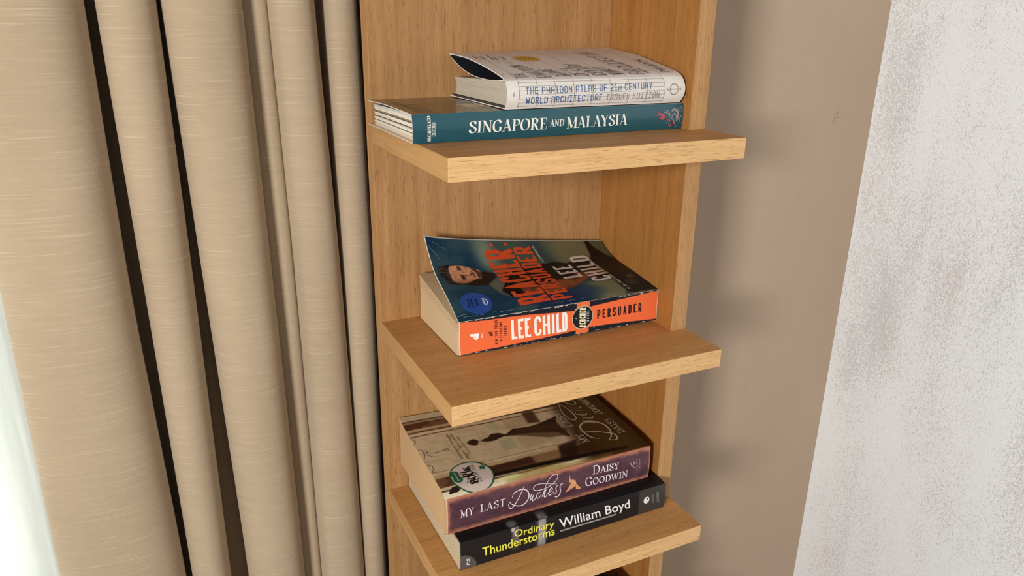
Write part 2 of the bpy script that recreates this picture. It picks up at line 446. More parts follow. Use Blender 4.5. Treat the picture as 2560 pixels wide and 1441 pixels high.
def place3(dc, P3, xm, ym, Wt, Ht):
    """metric text coords -> uv through the three measured points (start, end, cap top at start)"""
    a, b, c = [np.array(p) for p in P3]
    return a + (b - a)*(xm/Wt)[:, None] + (c - a)*(ym/Ht)[:, None]
def frame(dc, P3):
    L = np.array([dc.Lu, dc.Lv]); a, b, c = [np.array(p)*L for p in P3]
    return np.linalg.norm(b - a), np.linalg.norm(c - a)
def densify(pts, step):
    out = [np.array(pts[0], float)]
    for q in pts[1:]:
        q = np.array(q, float); n = max(1, int(np.linalg.norm(q - out[-1])/step)); s = out[-1]
        out += [s + (q - s)*(i+1)/n for i in range(n)]
    return np.array(out)
def block(dc, text, P3, th=.16, gap=.22, wid=.5, space=.45, slant=0.0):
    """th, gap, wid relative to cap height; the whole word is stretched to the measured length"""
    dc.mark()
    Wt, Ht = frame(dc, P3); x = 0; glyphs = []
    for ch in text:
        if ch == ' ': x += space; continue
        w, st = BLK[ch]; w = w*wid if w > 0 else th
        glyphs.append((x, w, st)); x += w + gap
    tot = x - gap; k = Wt/tot; T = th*Ht
    for x0, w, st in glyphs:
        for s in st:
            p = np.array(s, float)
            if w*k > T*1.2: px = x0*k + T/2 + p[:, 0]*(w*k - T)
            else: px = x0*k + w*k/2 + 0*p[:, 0]
            ends = p.copy()
            py = T/2 + p[:, 1]*(Ht - T)
            q = np.stack([px, py], 1)
            # stroke ends reach the edge of the box
            for e, o in ((0, 1), (-1, -2)):
                d = q[e] - q[o]; l = np.linalg.norm(d)
                if l > 1e-9 and (p[e][1] in (0, 1) or p[e][0] in (0, 1)): q[e] = q[e] + d/l*T/2*(1 if (p[e][1] in (0,1) and abs(d[1]) > abs(d[0])*.8) or (p[e][0] in (0,1) and abs(d[0]) > abs(d[1])) else 0)
            q = densify(q, Ht*.3)
            xm = q[:, 0] + slant*q[:, 1]
            uv = place3(dc, P3, xm, q[:, 1], Wt, Ht)
            dc.ribbon(uv, T)
# ---- roman letters with serifs: T thick, t thin, C curve drawn with a broad pen; s = serifs (x, y, half width)
RM = {
 'I': (.42, [('T', [(.21,0),(.21,1)])], [(.21,0,.19),(.21,1,.19)]),
 'N': (.84, [('t', [(.14,0),(.14,1)]), ('T', [(.14,1),(.70,0)]), ('t', [(.70,0),(.70,1)])], [(.14,0,.13),(.70,1,.13),(.09,1,.09)]),
 'A': (.80, [('t', [(.12,0),(.40,1)]), ('T', [(.40,1),(.68,0)]), ('t', [(.21,.32),(.58,.32)])], [(.12,0,.11),(.68,0,.14)]),
 'M': (1.0, [('t', [(.13,0),(.13,1)]), ('T', [(.13,1),(.48,.04)]), ('t', [(.48,.04),(.83,1)]), ('T', [(.83,1),(.83,0)])], [(.13,0,.12),(.83,0,.15),(.08,1,.09),(.88,1,.1)]),
 'L': (.66, [('T', [(.2,0),(.2,1)]), ('t', [(.2,.02),(.62,.02)]), ('t', [(.61,.02),(.64,.27)])], [(.2,1,.17),(.12,0,.1)]),
 'E': (.66, [('T', [(.2,0),(.2,1)]), ('t', [(.2,.02),(.62,.02)]), ('t', [(.61,.02),(.64,.27)]), ('t', [(.2,.98),(.58,.98)]), ('t', [(.58,.98),(.6,.76)]), ('t', [(.2,.52),(.46,.52)]), ('t', [(.46,.4),(.46,.64)])], [(.12,0,.1),(.12,1,.1)]),
 'F': (.62, [('T', [(.2,0),(.2,1)]), ('t', [(.2,.98),(.58,.98)]), ('t', [(.58,.98),(.6,.76)]), ('t', [(.2,.52),(.46,.52)]), ('t', [(.46,.4),(.46,.64)])], [(.2,0,.16),(.12,1,.1)]),
 'S': (.62, [('C', [(.53,.76),(.46,.94),(.31,.99),(.13,.88),(.12,.70),(.28,.56),(.46,.44),(.56,.27),(.46,.06),(.29,.01),(.12,.10),(.07,.28)]), ('t', [(.54,.72),(.54,.98)]), ('t', [(.07,.02),(.07,.3)])], []),
 'G': (.80, [('C', [(.66,.74),(.58,.93),(.42,.99),(.18,.86),(.09,.5),(.18,.14),(.42,.01),(.58,.05),(.66,.14)]), ('T', [(.66,.06),(.66,.42)]), ('t', [(.67,.72),(.67,.98)])], [(.67,.42,.14)]),
 'C': (.76, [('C', [(.66,.74),(.58,.93),(.42,.99),(.18,.86),(.09,.5),(.18,.14),(.42,.01),(.6,.08),(.67,.26)]), ('t', [(.67,.72),(.67,.98)])], []),
 'O': (.84, [('C', [(.42,.99),(.18,.86),(.09,.5),(.18,.14),(.42,.01),(.66,.14),(.75,.5),(.66,.86),(.42,.99)])], []),
 'D': (.84, [('T', [(.2,0),(.2,1)]), ('C', [(.2,.99),(.45,.98),(.68,.82),(.75,.5),(.68,.18),(.45,.02),(.2,.01)])], [(.12,0,.1),(.12,1,.1)]),
 'P': (.70, [('T', [(.2,0),(.2,1)]), ('C', [(.2,.99),(.42,.98),(.58,.88),(.62,.73),(.57,.57),(.42,.48),(.2,.47)])], [(.2,0,.16),(.12,1,.1)]),
 'R': (.80, [('T', [(.2,0),(.2,1)]), ('C', [(.2,.99),(.42,.98),(.57,.88),(.60,.75),(.55,.6),(.42,.52),(.2,.51)]), ('T', [(.4,.5),(.66,.02)])], [(.2,0,.16),(.12,1,.1),(.7,0,.08)]),
 'B': (.74, [('T', [(.2,0),(.2,1)]), ('C', [(.2,.99),(.42,.98),(.56,.88),(.58,.75),(.53,.6),(.4,.53),(.2,.52)]), ('C', [(.3,.53),(.5,.48),(.63,.38),(.65,.25),(.58,.08),(.42,.01),(.2,.01)])], [(.12,0,.1),(.12,1,.1)]),
 'Y': (.76, [('T', [(.1,1),(.38,.46)]), ('t', [(.38,.46),(.64,1)]), ('T', [(.38,.46),(.38,0)])], [(.12,1,.13),(.64,1,.11),(.38,0,.16)]),
 'W': (1.1, [('T', [(.1,1),(.32,0)]), ('t', [(.32,0),(.54,1)]), ('T', [(.54,1),(.76,0)]), ('t', [(.76,0),(.98,1)])], [(.12,1,.13),(.98,1,.1),(.52,1,.1)]),
 'T': (.72, [('T', [(.36,0),(.36,1)]), ('t', [(.05,.98),(.67,.98)]), ('t', [(.05,.99),(.05,.76)]), ('t', [(.67,.99),(.67,.76)])], [(.36,0,.16)]),
 'H': (.86, [('T', [(.2,0),(.2,1)]), ('T', [(.66,0),(.66,1)]), ('t', [(.2,.5),(.66,.5)])], [(.2,0,.16),(.2,1,.16),(.66,0,.16),(.66,1,.16)]),
 'U': (.82, [('T', [(.18,1),(.18,.3)]), ('C', [(.18,.32),(.24,.08),(.42,.01),(.6,.08),(.66,.32)]), ('t', [(.66,.3),(.66,1)])], [(.18,1,.16),(.66,1,.12)]),
 'V': (.78, [('T', [(.1,1),(.38,0)]), ('t', [(.38,0),(.66,1)])], [(.12,1,.13),(.66,1,.11)]),
 'K': (.82, [('T', [(.2,0),(.2,1)]), ('t', [(.22,.38),(.64,1)]), ('T', [(.36,.56),(.68,0)])], [(.2,0,.16),(.2,1,.16),(.64,1,.12),(.7,0,.12)]),
 '0': (.62, [('C', [(.31,.99),(.13,.8),(.08,.5),(.13,.2),(.31,.01),(.49,.2),(.54,.5),(.49,.8),(.31,.99)])], []),
 '1': (.42, [('T', [(.22,0),(.22,1)]), ('t', [(.22,1),(.06,.85)])], [(.22,0,.15)]),
 '2': (.60, [('C', [(.1,.75),(.15,.94),(.3,.99),(.48,.85),(.46,.6),(.25,.3),(.08,.04)]), ('T', [(.08,.06),(.54,.06)])], []),
}
def roman(dc, text, P3, thick=.17, thin=.045, gap=.03, small=None, space=.35, serif=1.0):
    """small: set of letter positions drawn as small capitals (height factor .78)"""
    dc.mark()
    Wt, Ht = frame(dc, P3); x = 0; items = []
    for i, ch in enumerate(text):
        if ch == ' ': x += space; continue
        h = .76 if small and i in small else 1.0
        w, st, se = RM[ch]; items.append((x, h, st, se)); x += w*h + gap
    tot = x - gap; k = Wt/tot
    for x0, h, st, se in items:
        for kind, pts in st:
            p = np.array(pts, float)*h; p[:, 0] += x0
            if kind == 'C': p = spline(p, 5)
            m = np.stack([p[:, 0]*k, p[:, 1]*Ht], 1)
            if kind == 'C':
                d = np.gradient(m, axis=0); a = np.arctan2(d[:, 1], d[:, 0])
                w = (thin + (thick*1.05 - thin)*np.abs(np.sin(a - .30))**2)*Ht
            else: w = (thick if kind == 'T' else thin)*Ht*(1 if h == 1 else .88)
            dc.ribbon(place3(dc, P3, m[:, 0], m[:, 1], Wt, Ht), w)
        if serif:
            for sx, sy, hw in se:
                sy2 = sy*h + (thin/2 if sy == 0 else -thin/2); c = (x0 + sx*h)*k; hw2 = hw*h*k*serif
                m = np.array([[c - hw2, sy2*Ht], [c + hw2, sy2*Ht]])
                dc.ribbon(place3(dc, P3, m[:, 0], m[:, 1], Wt, Ht), thin*Ht)
# ---- plain letters from the built-in font
_capH = {}
def part(P3, f0, f1):
    """the stretch f0..f1 of a measured line of text"""
    a, b, c = [np.array(p, float) for p in P3]
    return [tuple(a + (b-a)*f0), tuple(a + (b-a)*f1), tuple(c + (b-a)*f0)]
def plain(dc, text, P3, bold=0.0, fill=True):
    dc.mark()
    cd = bpy.data.curves.new('tmp_text', 'FONT'); cd.body = text; cd.offset = bold; cd.resolution_u = 3
    o = bpy.data.objects.new('tmp_text', cd); me = o.to_mesh()
    v = np.array([tuple(q.co)[:2] for q in me.vertices]); f = [tuple(p.vertices) for p in me.polygons]
    o.to_mesh_clear(); bpy.data.objects.remove(o); bpy.data.curves.remove(cd)
    cap = .695
    Wt, Ht = frame(dc, P3)
    x = (v[:, 0] - v[:, 0].min())/(v[:, 0].max() - v[:, 0].min())*Wt; y = v[:, 1]/cap*Ht
    dc.tri(place3(dc, P3, x, y, Wt, Ht), f)

# ---- surfaces of the books, in fit units (1 unit = 0.62 m); u runs left-right along the spine, v from spine to fore edge, w up the spine
def smooth(xs, ys):
    xs = np.array(xs, float); ys = np.array(ys, float)
    h = np.diff(xs); d = np.diff(ys) / h
    m = np.zeros(len(xs)); m[0] = d[0]; m[-1] = d[-1]
    for i in range(1, len(xs) - 1):
        if d[i-1] * d[i] > 0:
            w1 = 2*h[i] + h[i-1]; w2 = h[i] + 2*h[i-1]
            m[i] = (w1 + w2) / (w1/d[i-1] + w2/d[i])
    def f(x):
        x = np.clip(np.asarray(x, float), xs[0], xs[-1])
        i = np.clip(np.searchsorted(xs, x) - 1, 0, len(xs) - 2)
        t = (x - xs[i]) / h[i]
        return ((2*t**3 - 3*t**2 + 1)*ys[i] + (t**3 - 2*t**2 + t)*h[i]*m[i]
                + (-2*t**3 + 3*t**2)*ys[i+1] + (t**3 - t**2)*h[i]*m[i+1])
    return f
def top_surface(xl, xr, yf, ybl, ybr, left, right, power=1.0, yfr=None):
    fl = smooth(*zip(*left)); fr = smooth(*zip(*right))
    def f(u, v):
        u, v = np.broadcast_arrays(np.asarray(u, float), np.asarray(v, float))
        yb = ybl + (ybr - ybl) * u; y0 = yf if yfr is None else yf + (yfr - yf)*u
        s = u ** power
        return np.stack([xl + (xr - xl)*u, y0 + (yb - y0)*v, fl(v)*(1 - s) + fr(v)*s], -1)
    return f
def spine_surface(xl, xr, yf, zb, zt, bulge=0.0, endl=0.0, endr=0.0, yfr=None):
    def f(u, w):
        u, w = np.broadcast_arrays(np.asarray(u, float), np.asarray(w, float))
        k = 4*w*(1 - w)
        y = yf - bulge*k + (0 if yfr is None else (yfr - yf)*u)
        z0 = zb(u) if callable(zb) else zb; z1 = zt(u) if callable(zt) else zt
        x = xl + (xr - xl)*u + (endr*u*u - endl*(1 - u)**2)*k
        return np.stack([x, y, z0 + (z1 - z0)*w], -1)
    return f
Z2, Z3 = -0.2745, -0.5508
def vv(yf, yb, pts): return [((y - yf)/(yb - yf), z) for y, z in pts]
# orange-spined paperback on the middle shelf
pers_top = top_surface(.0565, .3515, -.1506, -.030, -.008,
    vv(-.1506, -.03, [(-.1506, -.2277), (-.117, -.2100), (-.090, -.1985), (-.067, -.1868), (-.045, -.166), (-.030, -.1465)]),
    vv(-.1506, -.008, [(-.1506, -.2240), (-.1200, -.2195), (-.0935, -.2160), (-.0600, -.2125), (-.0395, -.2080), (-.0200, -.1995), (-.008, -.1925)]), .8, yfr=-.1606)
pers_spine = spine_surface(.0572, .3528, -.1506, lambda u: Z2 + .0008 + .0050*u**1.5, lambda u: -.2280 + .0042*u, bulge=-.0010, yfr=-.1608)
# teal book on the top shelf
teal_top = top_surface(-.0045, .3525, -.178, .0, -.001, [(0, .0315), (.5, .0325), (1, .0300)], [(0, .0318), (.5, .0322), (1, .0320)])
teal_spine = spine_surface(-.0052, .3527, -.178, .0004, .0316, bulge=.0022)
# white book on the teal one
white_top = top_surface(.1048, .3465, -.1790, -.0085, -.0085,
    vv(-.179, -.0085, [(-.179, .0640), (-.1729, .0662), (-.1532, .0708), (-.1303, .0749), (-.1035, .0790), (-.055, .0842), (-.0085, .0860)]),
    vv(-.179, -.0085, [(-.179, .0645), (-.1729, .0680), (-.1532, .0725), (-.124, .0778), (-.0683, .0868), (-.0085, .0915)]))
white_spine = spine_surface(.1045, .3465, -.179, .0335, lambda u: .0640 + .0005*u, bulge=.0055, endr=.0025)
# brown and purple paperback on the lowest visible shelf
daisy_top = top_surface(.0185, .3360, -.1915, -.004, -.005,
    vv(-.1915, -.004, [(-.1915, -.4508), (-.1788, -.4456), (-.155, -.4430), (-.118, -.4415), (-.0506, -.4368), (-.004, -.4290)]),
    vv(-.1915, -.005, [(-.1915, -.4535), (-.180, -.4510), (-.162, -.4490), (-.1315, -.4475), (-.0405, -.4445), (-.005, -.4430)]))
daisy_spine = spine_surface(.0200, .3372, -.1915, -.5058, lambda u: -.4508 - .0027*u, bulge=.0015)
# black paperback under it
boyd_top = top_surface(.0310, .3526, -.2115, -.003, -.003,
    vv(-.2115, -.003, [(-.2115, -.5072), (-.200, -.5062), (-.1, -.5062), (-.003, -.5075)]),
    vv(-.2115, -.003, [(-.2115, -.5080), (-.200, -.5062), (-.1, -.5062), (-.003, -.5062)]), yfr=-.2140)
boyd_spine = spine_surface(.0312, .3530, -.2115, lambda u: Z3 + .0008 + .0028*u**1.5, lambda u: -.5076 + .0006*u, bulge=.0008, yfr=-.2145)

# measured places of the print on each surface (u, v)
P = {
 'lee_child': [[0.2449,0.2119],[0.5211,0.1689],[0.2397,0.8103]],
 'persuader_s': [[0.6736,0.3775],[0.9113,0.3569],[0.6708,0.6675]],
 'reacher_c': [[0.6132,0.1832],[0.6096,0.809],[0.5809,0.219]],
 'a_c': [[0.5678,0.4838],[0.5674,0.5371],[0.5575,0.4951]],
 'novel_c': [[0.6306,0.3524],[0.6274,0.7137],[0.6176,0.3666]],
 'nyt': [[0.1781,0.1456],[0.1752,0.8796],[0.1655,0.1597]],
 'bests': [[0.2003,0.2139],[0.1974,0.7942],[0.1878,0.2279]],
 'series': [[0.2206,0.3643],[0.2189,0.662],[0.2079,0.3784]],
 'no1': [[0.1525,0.4269],[0.1524,0.5475],[0.1307,0.4512]],
 'dell': [[0.1097,0.4207],[0.1091,0.5824],[0.1008,0.4306]],
 'circle': [[0.5958,0.5165],[0.6478,0.5122],[0.5919,0.871]],
 'dell1': [[0.048,0.5769],[0.053,0.5926],[0.0713,0.5829],[0.0876,0.5753],[0.0917,0.5481],[0.09,0.5032],[0.0855,0.4789],[0.0591,0.5005],[0.053,0.5246]],
 'dell2': [[0.0655,0.4706],[0.0712,0.4736],[0.0892,0.4668],[0.0879,0.4323],[0.0844,0.403],[0.0793,0.3928],[0.0732,0.4089],[0.0682,0.4411]],
 'reacher_t': [[0.4593,0.0926],[0.4364,0.9292],[0.3051,0.0803]],
 'persuader_t': [[0.5696,0.0869],[0.5466,0.9359],[0.4676,0.0841]],
 'novel_t': [[0.5828,0.7515],[0.5698,0.9414],[0.5717,0.7534]],
 'lee_t': [[0.714,0.4169],[0.7101,0.6706],[0.6081,0.4074]],
 'child_t': [[0.8498,0.3113],[0.8436,0.8077],[0.7401,0.295]],
 'nyt_t': [[0.8788,0.0887],[0.8387,0.9696],[0.8639,0.0865]],
 'st1': [[0.0793,0.1465],[0.0897,0.2592],[0.0658,0.1485]],
 'st2': [[0.0993,0.1417],[0.102,0.2619],[0.0858,0.1439]],
 'st3': [[0.1229,0.1558],[0.1231,0.2541],[0.1087,0.1548]],
 'prime': [[0.1547,0.1498],[0.1577,0.2484],[0.1415,0.1551]],
 'smile': [[0.1593,0.2441],[0.1661,0.2231],[0.1677,0.1936],[0.1622,0.1711],[0.1565,0.1594]],
 'hair': [[0.0205,0.7064],[0.0294,0.7391],[0.0572,0.7593],[0.0933,0.7684],[0.1171,0.7621],[0.0786,0.7403],[0.0686,0.638],[0.0702,0.5467],[0.1114,0.505],[0.1291,0.4678],[0.0942,0.4899],[0.046,0.5171],[0.032,0.6067],[0.0222,0.6498]],
 'face': [[0.0757,0.7378],[0.096,0.7554],[0.1404,0.7526],[0.1771,0.7323],[0.2079,0.7068],[0.2215,0.6842],[0.222,0.6074],[0.2207,0.5743],[0.1828,0.5593],[0.1665,0.5387],[0.1367,0.51],[0.0902,0.5223],[0.0714,0.5542],[0.0698,0.6378]],
 'beard': [[0.2287,0.6685],[0.2835,0.6336],[0.2777,0.5669],[0.2232,0.4581],[0.1868,0.449],[0.1476,0.462],[0.1154,0.5],[0.1374,0.5139],[0.1672,0.5426],[0.1851,0.5586],[0.2135,0.5762]],
 'feat': [[0.1362,0.7217],[0.1194,0.5989],[0.1721,0.657],[0.1918,0.6751],[0.189,0.5991],[0.1224,0.679],[0.1014,0.7011],[0.0972,0.648]],
 'shirt': [[0.2275,0.4727],[0.2608,0.5224],[0.3027,0.5819],[0.3386,0.623],[0.3554,0.4478],[0.2905,0.2267],[0.256,0.2821],[0.2342,0.3889]],
 'body': [[0.267,0.3359],[0.3111,0.4642],[0.3328,0.6245],[0.4373,0.677],[0.5592,0.7164],[0.6406,0.7371],[0.6995,0.7055],[0.7617,0.732],[0.8588,0.7523],[0.8731,0.7987],[0.8821,0.9113],[0.8909,0.989],[0.9114,0.9957],[0.9288,0.9079],[0.9561,0.8317],[0.9831,0.7468],[0.9496,0.5621],[0.8617,0.2249],[0.8532,0.353],[0.7363,0.3815],[0.5781,0.2348],[0.5196,0.2095],[0.3949,0.2249],[0.2958,0.2245]],
 'arm': [[0.3598,0.4679],[0.397,0.4316],[0.4593,0.3728],[0.5699,0.4061],[0.7569,0.5296],[0.8472,0.5473],[0.846,0.4358],[0.7363,0.3815],[0.6326,0.264],[0.5768,0.2301],[0.5196,0.2095],[0.4571,0.2371],[0.3632,0.2672]],
 'land': [[0.8667,0.7837],[0.8921,0.7346],[1.0416,0.4631],[1.0015,0.0215],[0.9964,0.0072],[0.8367,0.0246],[0.8527,0.0881],[0.8481,0.1809],[0.8492,0.2571],[0.8674,0.3651],[0.8801,0.6176]],
 'dkr': [[0.9016,0.9315],[0.9396,0.8845],[0.9588,0.7815],[1.0103,0.7553],[1.0456,0.4392],[0.916,0.3515],[0.8577,0.6255],[0.8755,0.7958]],
 'singapore': [[0.1809,0.2792],[0.4534,0.273],[0.1829,0.6931]],
 'and': [[0.4651,0.3617],[0.5172,0.362],[0.4662,0.6058]],
 'malaysia': [[0.5285,0.2596],[0.7642,0.273],[0.5286,0.6717]],
 'archi': [[0.0577,0.044],[0.0579,0.9271],[0.0469,0.0511]],
 'guides': [[0.0718,0.2299],[0.072,0.7091],[0.0616,0.2361]],
 'tt1': [[0.0947,0.0515],[0.0927,0.523],[0.046,0.0684]],
 'tt2': [[0.0673,0.1129],[0.066,0.69],[0.0312,0.0923]],
 'dragon00r': [0.3472,[0.881,0.5608],[0.8902,0.5835],[0.8995,0.6116],[0.9088,0.6289]],
 'dragon01r': [0.625,[0.8959,0.624],[0.9044,0.5661],[0.9156,0.4957],[0.921,0.5585]],
 'dragon02r': [0.625,[0.8899,0.6696],[0.9018,0.6105],[0.9151,0.5612]],
 'dragon03r': [0.5556,[0.8982,0.4604],[0.9099,0.4657],[0.919,0.5159]],
 'dragon04r': [0.4861,[0.906,0.3909],[0.9139,0.431],[0.9215,0.4929]],
 'dragon05g': [0.4167,[0.9138,0.5835],[0.9158,0.6796],[0.9241,0.6759],[0.9326,0.6182],[0.938,0.5179]],
 'dragon06g': [0.3472,[0.9216,0.752],[0.9299,0.7378],[0.936,0.6599]],
 'dragon07g': [0.4861,[0.9383,0.6805],[0.9399,0.5715],[0.9385,0.463]],
 'dragon08g': [0.4861,[0.9466,0.481],[0.9544,0.554],[0.9611,0.6488]],
 'dragon09g': [0.9722,[0.949,0.6974],[0.9537,0.7599],[0.9633,0.7558],[0.973,0.6869],[0.9771,0.5763],[0.9768,0.4667],[0.9743,0.3793],[0.969,0.3262]],
 'dragon10g': [0.4861,[0.9612,0.6271],[0.9676,0.5588],[0.9695,0.4701],[0.9667,0.4052]],
 'dragon11g': [0.2778,[0.9717,0.7738],[0.9826,0.823],[0.9924,0.862]],
 'dragon12g': [0.2778,[0.9778,0.6849],[0.9837,0.7364],[0.9898,0.7555]],
 'dragon13g': [0.4861,[0.9415,0.4065],[0.9484,0.4252],[0.9561,0.3883],[0.9611,0.2967],[0.9664,0.2041]],
 'dragon14r': [0.4861,[0.9289,0.3685],[0.9385,0.3638],[0.9465,0.3041]],
 'dragon15m': [0.625,[0.9474,0.326],[0.9558,0.2547],[0.9559,0.1871],[0.9508,0.1445]],
 'dragon16r': [0.5556,[0.9475,0.0781],[0.9484,0.1458],[0.952,0.2004]],
 'dragon17g': [0.2778,[0.9406,0.1726],[0.9401,0.2628],[0.9414,0.329]],
 'dragon18g': [0.3472,[0.9622,0.1724],[0.9662,0.2155]],
 'dragon19g': [0.2083,[0.9817,0.4644],[0.9855,0.3514],[0.9871,0.261]],
 'drops': [[0.9232,0.3493],[0.9287,0.2631],[0.9713,0.1163],[0.9783,0.0782],[0.9952,0.7748],[0.9917,0.6897],[0.9891,0.505],[0.985,0.7467],[0.9924,0.4814]],
 'w1': [[0.0926,0.5168],[0.5895,0.5457],[0.0938,0.749]],
 'w1b': [[0.5941,0.5492],[0.6172,0.5515],[0.5954,0.6919]],
 'w1c': [[0.6345,0.5537],[0.796,0.5761],[0.6384,0.7855]],
 'w2': [[0.098,0.1604],[0.5107,0.1967],[0.0924,0.4092]],
 'w3': [[0.5327,0.2033],[0.8457,0.2184],[0.5258,0.4347]],
 'phi': [[0.9307,0.5244],[0.9569,0.5234],[0.9326,0.7069]],
 'gridx': [[0.06,0.6132],[0.1573,0.5913],[0.2547,0.5693],[0.3586,0.5458],[0.4627,0.5222],[0.5669,0.4986],[0.6736,0.4744],[0.778,0.4506],[0.8799,0.4274]],
 'p_the': [[0.1333,0.0276],[0.1293,0.1281],[0.0679,0.028]],
 'p_pha': [[0.2505,0.0275],[0.1949,0.331],[0.1765,0.0273]],
 'p_atl': [[0.3662,0.0419],[0.3056,0.1997],[0.287,0.0359]],
 'p_of': [[0.4621,0.0309],[0.4318,0.2054],[0.3838,0.0303]],
 'p_cen': [[0.5647,0.0326],[0.4998,0.3275],[0.4861,0.0331]],
 'p_wor': [[0.6727,0.0347],[0.6163,0.2066],[0.5947,0.0338]],
 'p_arc': [[0.7845,0.0331],[0.745,0.7657],[0.7031,0.0335]],
 'p_tra': [[0.8248,0.0453],[0.7771,0.3426],[0.8031,0.0459]],
 'p_pha2': [[0.9461,0.0392],[0.9391,0.4208],[0.9016,0.0404]],
 'p_yel': [[0.2934,0.5435],[0.3583,0.4927],[0.3367,0.6926]],
 'p_names': [[0.0352,0.5733],[0.0422,0.6992],[0.0725,0.5529],[0.0783,0.6892],[0.1083,0.5193],[0.1283,0.7315],[0.1294,0.5243],[0.1354,0.6283],[0.1725,0.5166],[0.1835,0.6623]],
 'p_dots': [[0.0329,0.5243],[0.0684,0.4744],[0.1067,0.4425],[0.1719,0.4369],[0.0155,0.0993],[0.079,0.9222],[0.2407,0.8882]],
 'my': [[0.0598,0.4082],[0.1194,0.403],[0.0602,0.619]],
 'last': [[0.1473,0.4166],[0.2631,0.4047],[0.1474,0.627]],
 'daisy': [[0.6884,0.6154],[0.8295,0.5744],[0.6874,0.8726]],
 'goodwin': [[0.6538,0.2999],[0.8816,0.2295],[0.651,0.5725]],
 'du00': [0.947,[0.3503,0.8056],[0.3373,0.6499],[0.3219,0.4826],[0.3067,0.3482],[0.2935,0.2714],[0.2835,0.3022],[0.2782,0.3867],[0.2827,0.477]],
 'du01': [1.0417,[0.2827,0.477],[0.2928,0.3979],[0.3108,0.322],[0.3348,0.2721],[0.3545,0.3002],[0.3698,0.3992],[0.3742,0.5279],[0.367,0.6489],[0.3531,0.7249],[0.3374,0.7444],[0.3177,0.7291],[0.302,0.6841],[0.2943,0.5782]],
 'du02': [0.947,[0.3891,0.5516],[0.3834,0.4753],[0.379,0.3578]],
 'du03': [0.947,[0.3791,0.3514],[0.3897,0.4145],[0.3992,0.5223]],
 'du04': [0.947,[0.3992,0.5223],[0.3917,0.411],[0.3913,0.3297],[0.4003,0.3327],[0.4098,0.4045]],
 'du05': [0.947,[0.4294,0.5081],[0.4193,0.5129],[0.4116,0.439],[0.4152,0.3571],[0.4242,0.3666],[0.4339,0.4382]],
 'du06': [0.6629,[0.5106,0.6264],[0.4776,0.6797],[0.437,0.7507],[0.4088,0.7598],[0.3948,0.6991],[0.4009,0.6171],[0.4211,0.5837],[0.4534,0.5912],[0.4859,0.6482],[0.5082,0.7577],[0.5144,0.8555],[0.5063,0.9149],[0.4879,0.9077],[0.4694,0.8066],[0.4553,0.6613],[0.4457,0.5055],[0.4366,0.3449]],
 'du07': [0.947,[0.4384,0.3671],[0.4479,0.4769],[0.4556,0.5507]],
 'du08': [0.947,[0.4577,0.5473],[0.4501,0.4353],[0.4487,0.349],[0.457,0.3344],[0.4666,0.4196]],
 'du09': [0.947,[0.4726,0.4345],[0.4847,0.4643],[0.4884,0.5206],[0.4821,0.556],[0.4743,0.4945],[0.4698,0.4014],[0.4753,0.347],[0.4855,0.3613],[0.4952,0.4337]],
 'du10': [0.947,[0.517,0.5726],[0.5088,0.5613],[0.5051,0.4926],[0.5089,0.3974],[0.5021,0.345],[0.4928,0.3485]],
 'du11': [1.0417,[0.5397,0.5787],[0.5314,0.5862],[0.5255,0.521],[0.5286,0.3889],[0.5255,0.2908],[0.5158,0.2294],[0.5053,0.235],[0.5029,0.2656]],
 'dancer': [[0.574,0.7995],[0.576,0.687],[0.5823,0.6275],[0.5939,0.6149],[0.6048,0.5532],[0.6098,0.4558],[0.6353,0.2747],[0.6225,0.2706],[0.6083,0.3022],[0.6049,0.4125],[0.5958,0.3763],[0.5793,0.3398],[0.5558,0.2829],[0.5623,0.3563],[0.5739,0.4651],[0.5797,0.5316],[0.571,0.5836],[0.5707,0.6462]],
 'hl0': [1.6,[0.8926,0.6662],[0.8951,0.6],[0.9022,0.5361],[0.9179,0.4521]],
 'hl1': [2,[0.908,0.6734],[0.913,0.6241],[0.909,0.5781],[0.9031,0.5347]],
 'hl': [[0.9327,0.3844],[0.9284,0.735],[0.9252,0.3969]],
 'hl2': [[0.947,0.4097],[0.9433,0.7019],[0.9404,0.4206]],
 'woman': [[0.2271,0.5335],[0.2469,0.56],[0.2703,0.5618],[0.2872,0.5225],[0.3113,0.541],[0.3376,0.5527],[0.3568,0.581],[0.3978,0.5721],[0.4206,0.5396],[0.4709,0.5905],[0.4972,0.5832],[0.5773,0.5767],[0.6889,0.6245],[0.7135,0.6346],[0.6895,0.5345],[0.6941,0.3458],[0.6773,0.3451],[0.6253,0.4648],[0.4912,0.4932],[0.4103,0.5169],[0.3524,0.4912],[0.3155,0.4983],[0.2839,0.5246],[0.2663,0.4854],[0.2391,0.4978]],
 'dress': [[0.4184,0.5175],[0.4919,0.5648],[0.6964,0.5555],[0.6874,0.3504],[0.5968,0.3753],[0.5016,0.4602]],
 'panel_g1': [[0.3629,0.4728],[0.4267,0.4769],[0.4293,0.3485],[0.3581,0.329]],
 'panel_g2': [[0.3553,0.7109],[0.4137,0.7347],[0.435,0.6495],[0.3701,0.6311]],
 'darkbar': [[0.2468,0.1803],[0.4449,0.2044],[0.4467,0.1216],[0.2347,0.121]],
 'd_my': [[0.7513,0.207],[0.7535,0.3271],[0.7161,0.2046]],
 'd_last': [[0.7483,0.4413],[0.7452,0.679],[0.7152,0.4354]],
 'd_daisy': [[0.9529,0.2173],[0.9474,0.4568],[0.9191,0.2126]],
 'd_goodwin': [[0.945,0.527],[0.9345,0.8288],[0.9101,0.533]],
 'dd00': [0.75,[0.8445,0.1681],[0.8724,0.2167],[0.8901,0.2746],[0.894,0.3518],[0.8806,0.4138],[0.8505,0.4463],[0.8123,0.4636],[0.7794,0.4285],[0.7669,0.373],[0.7688,0.309],[0.7794,0.2481],[0.8097,0.2129]],
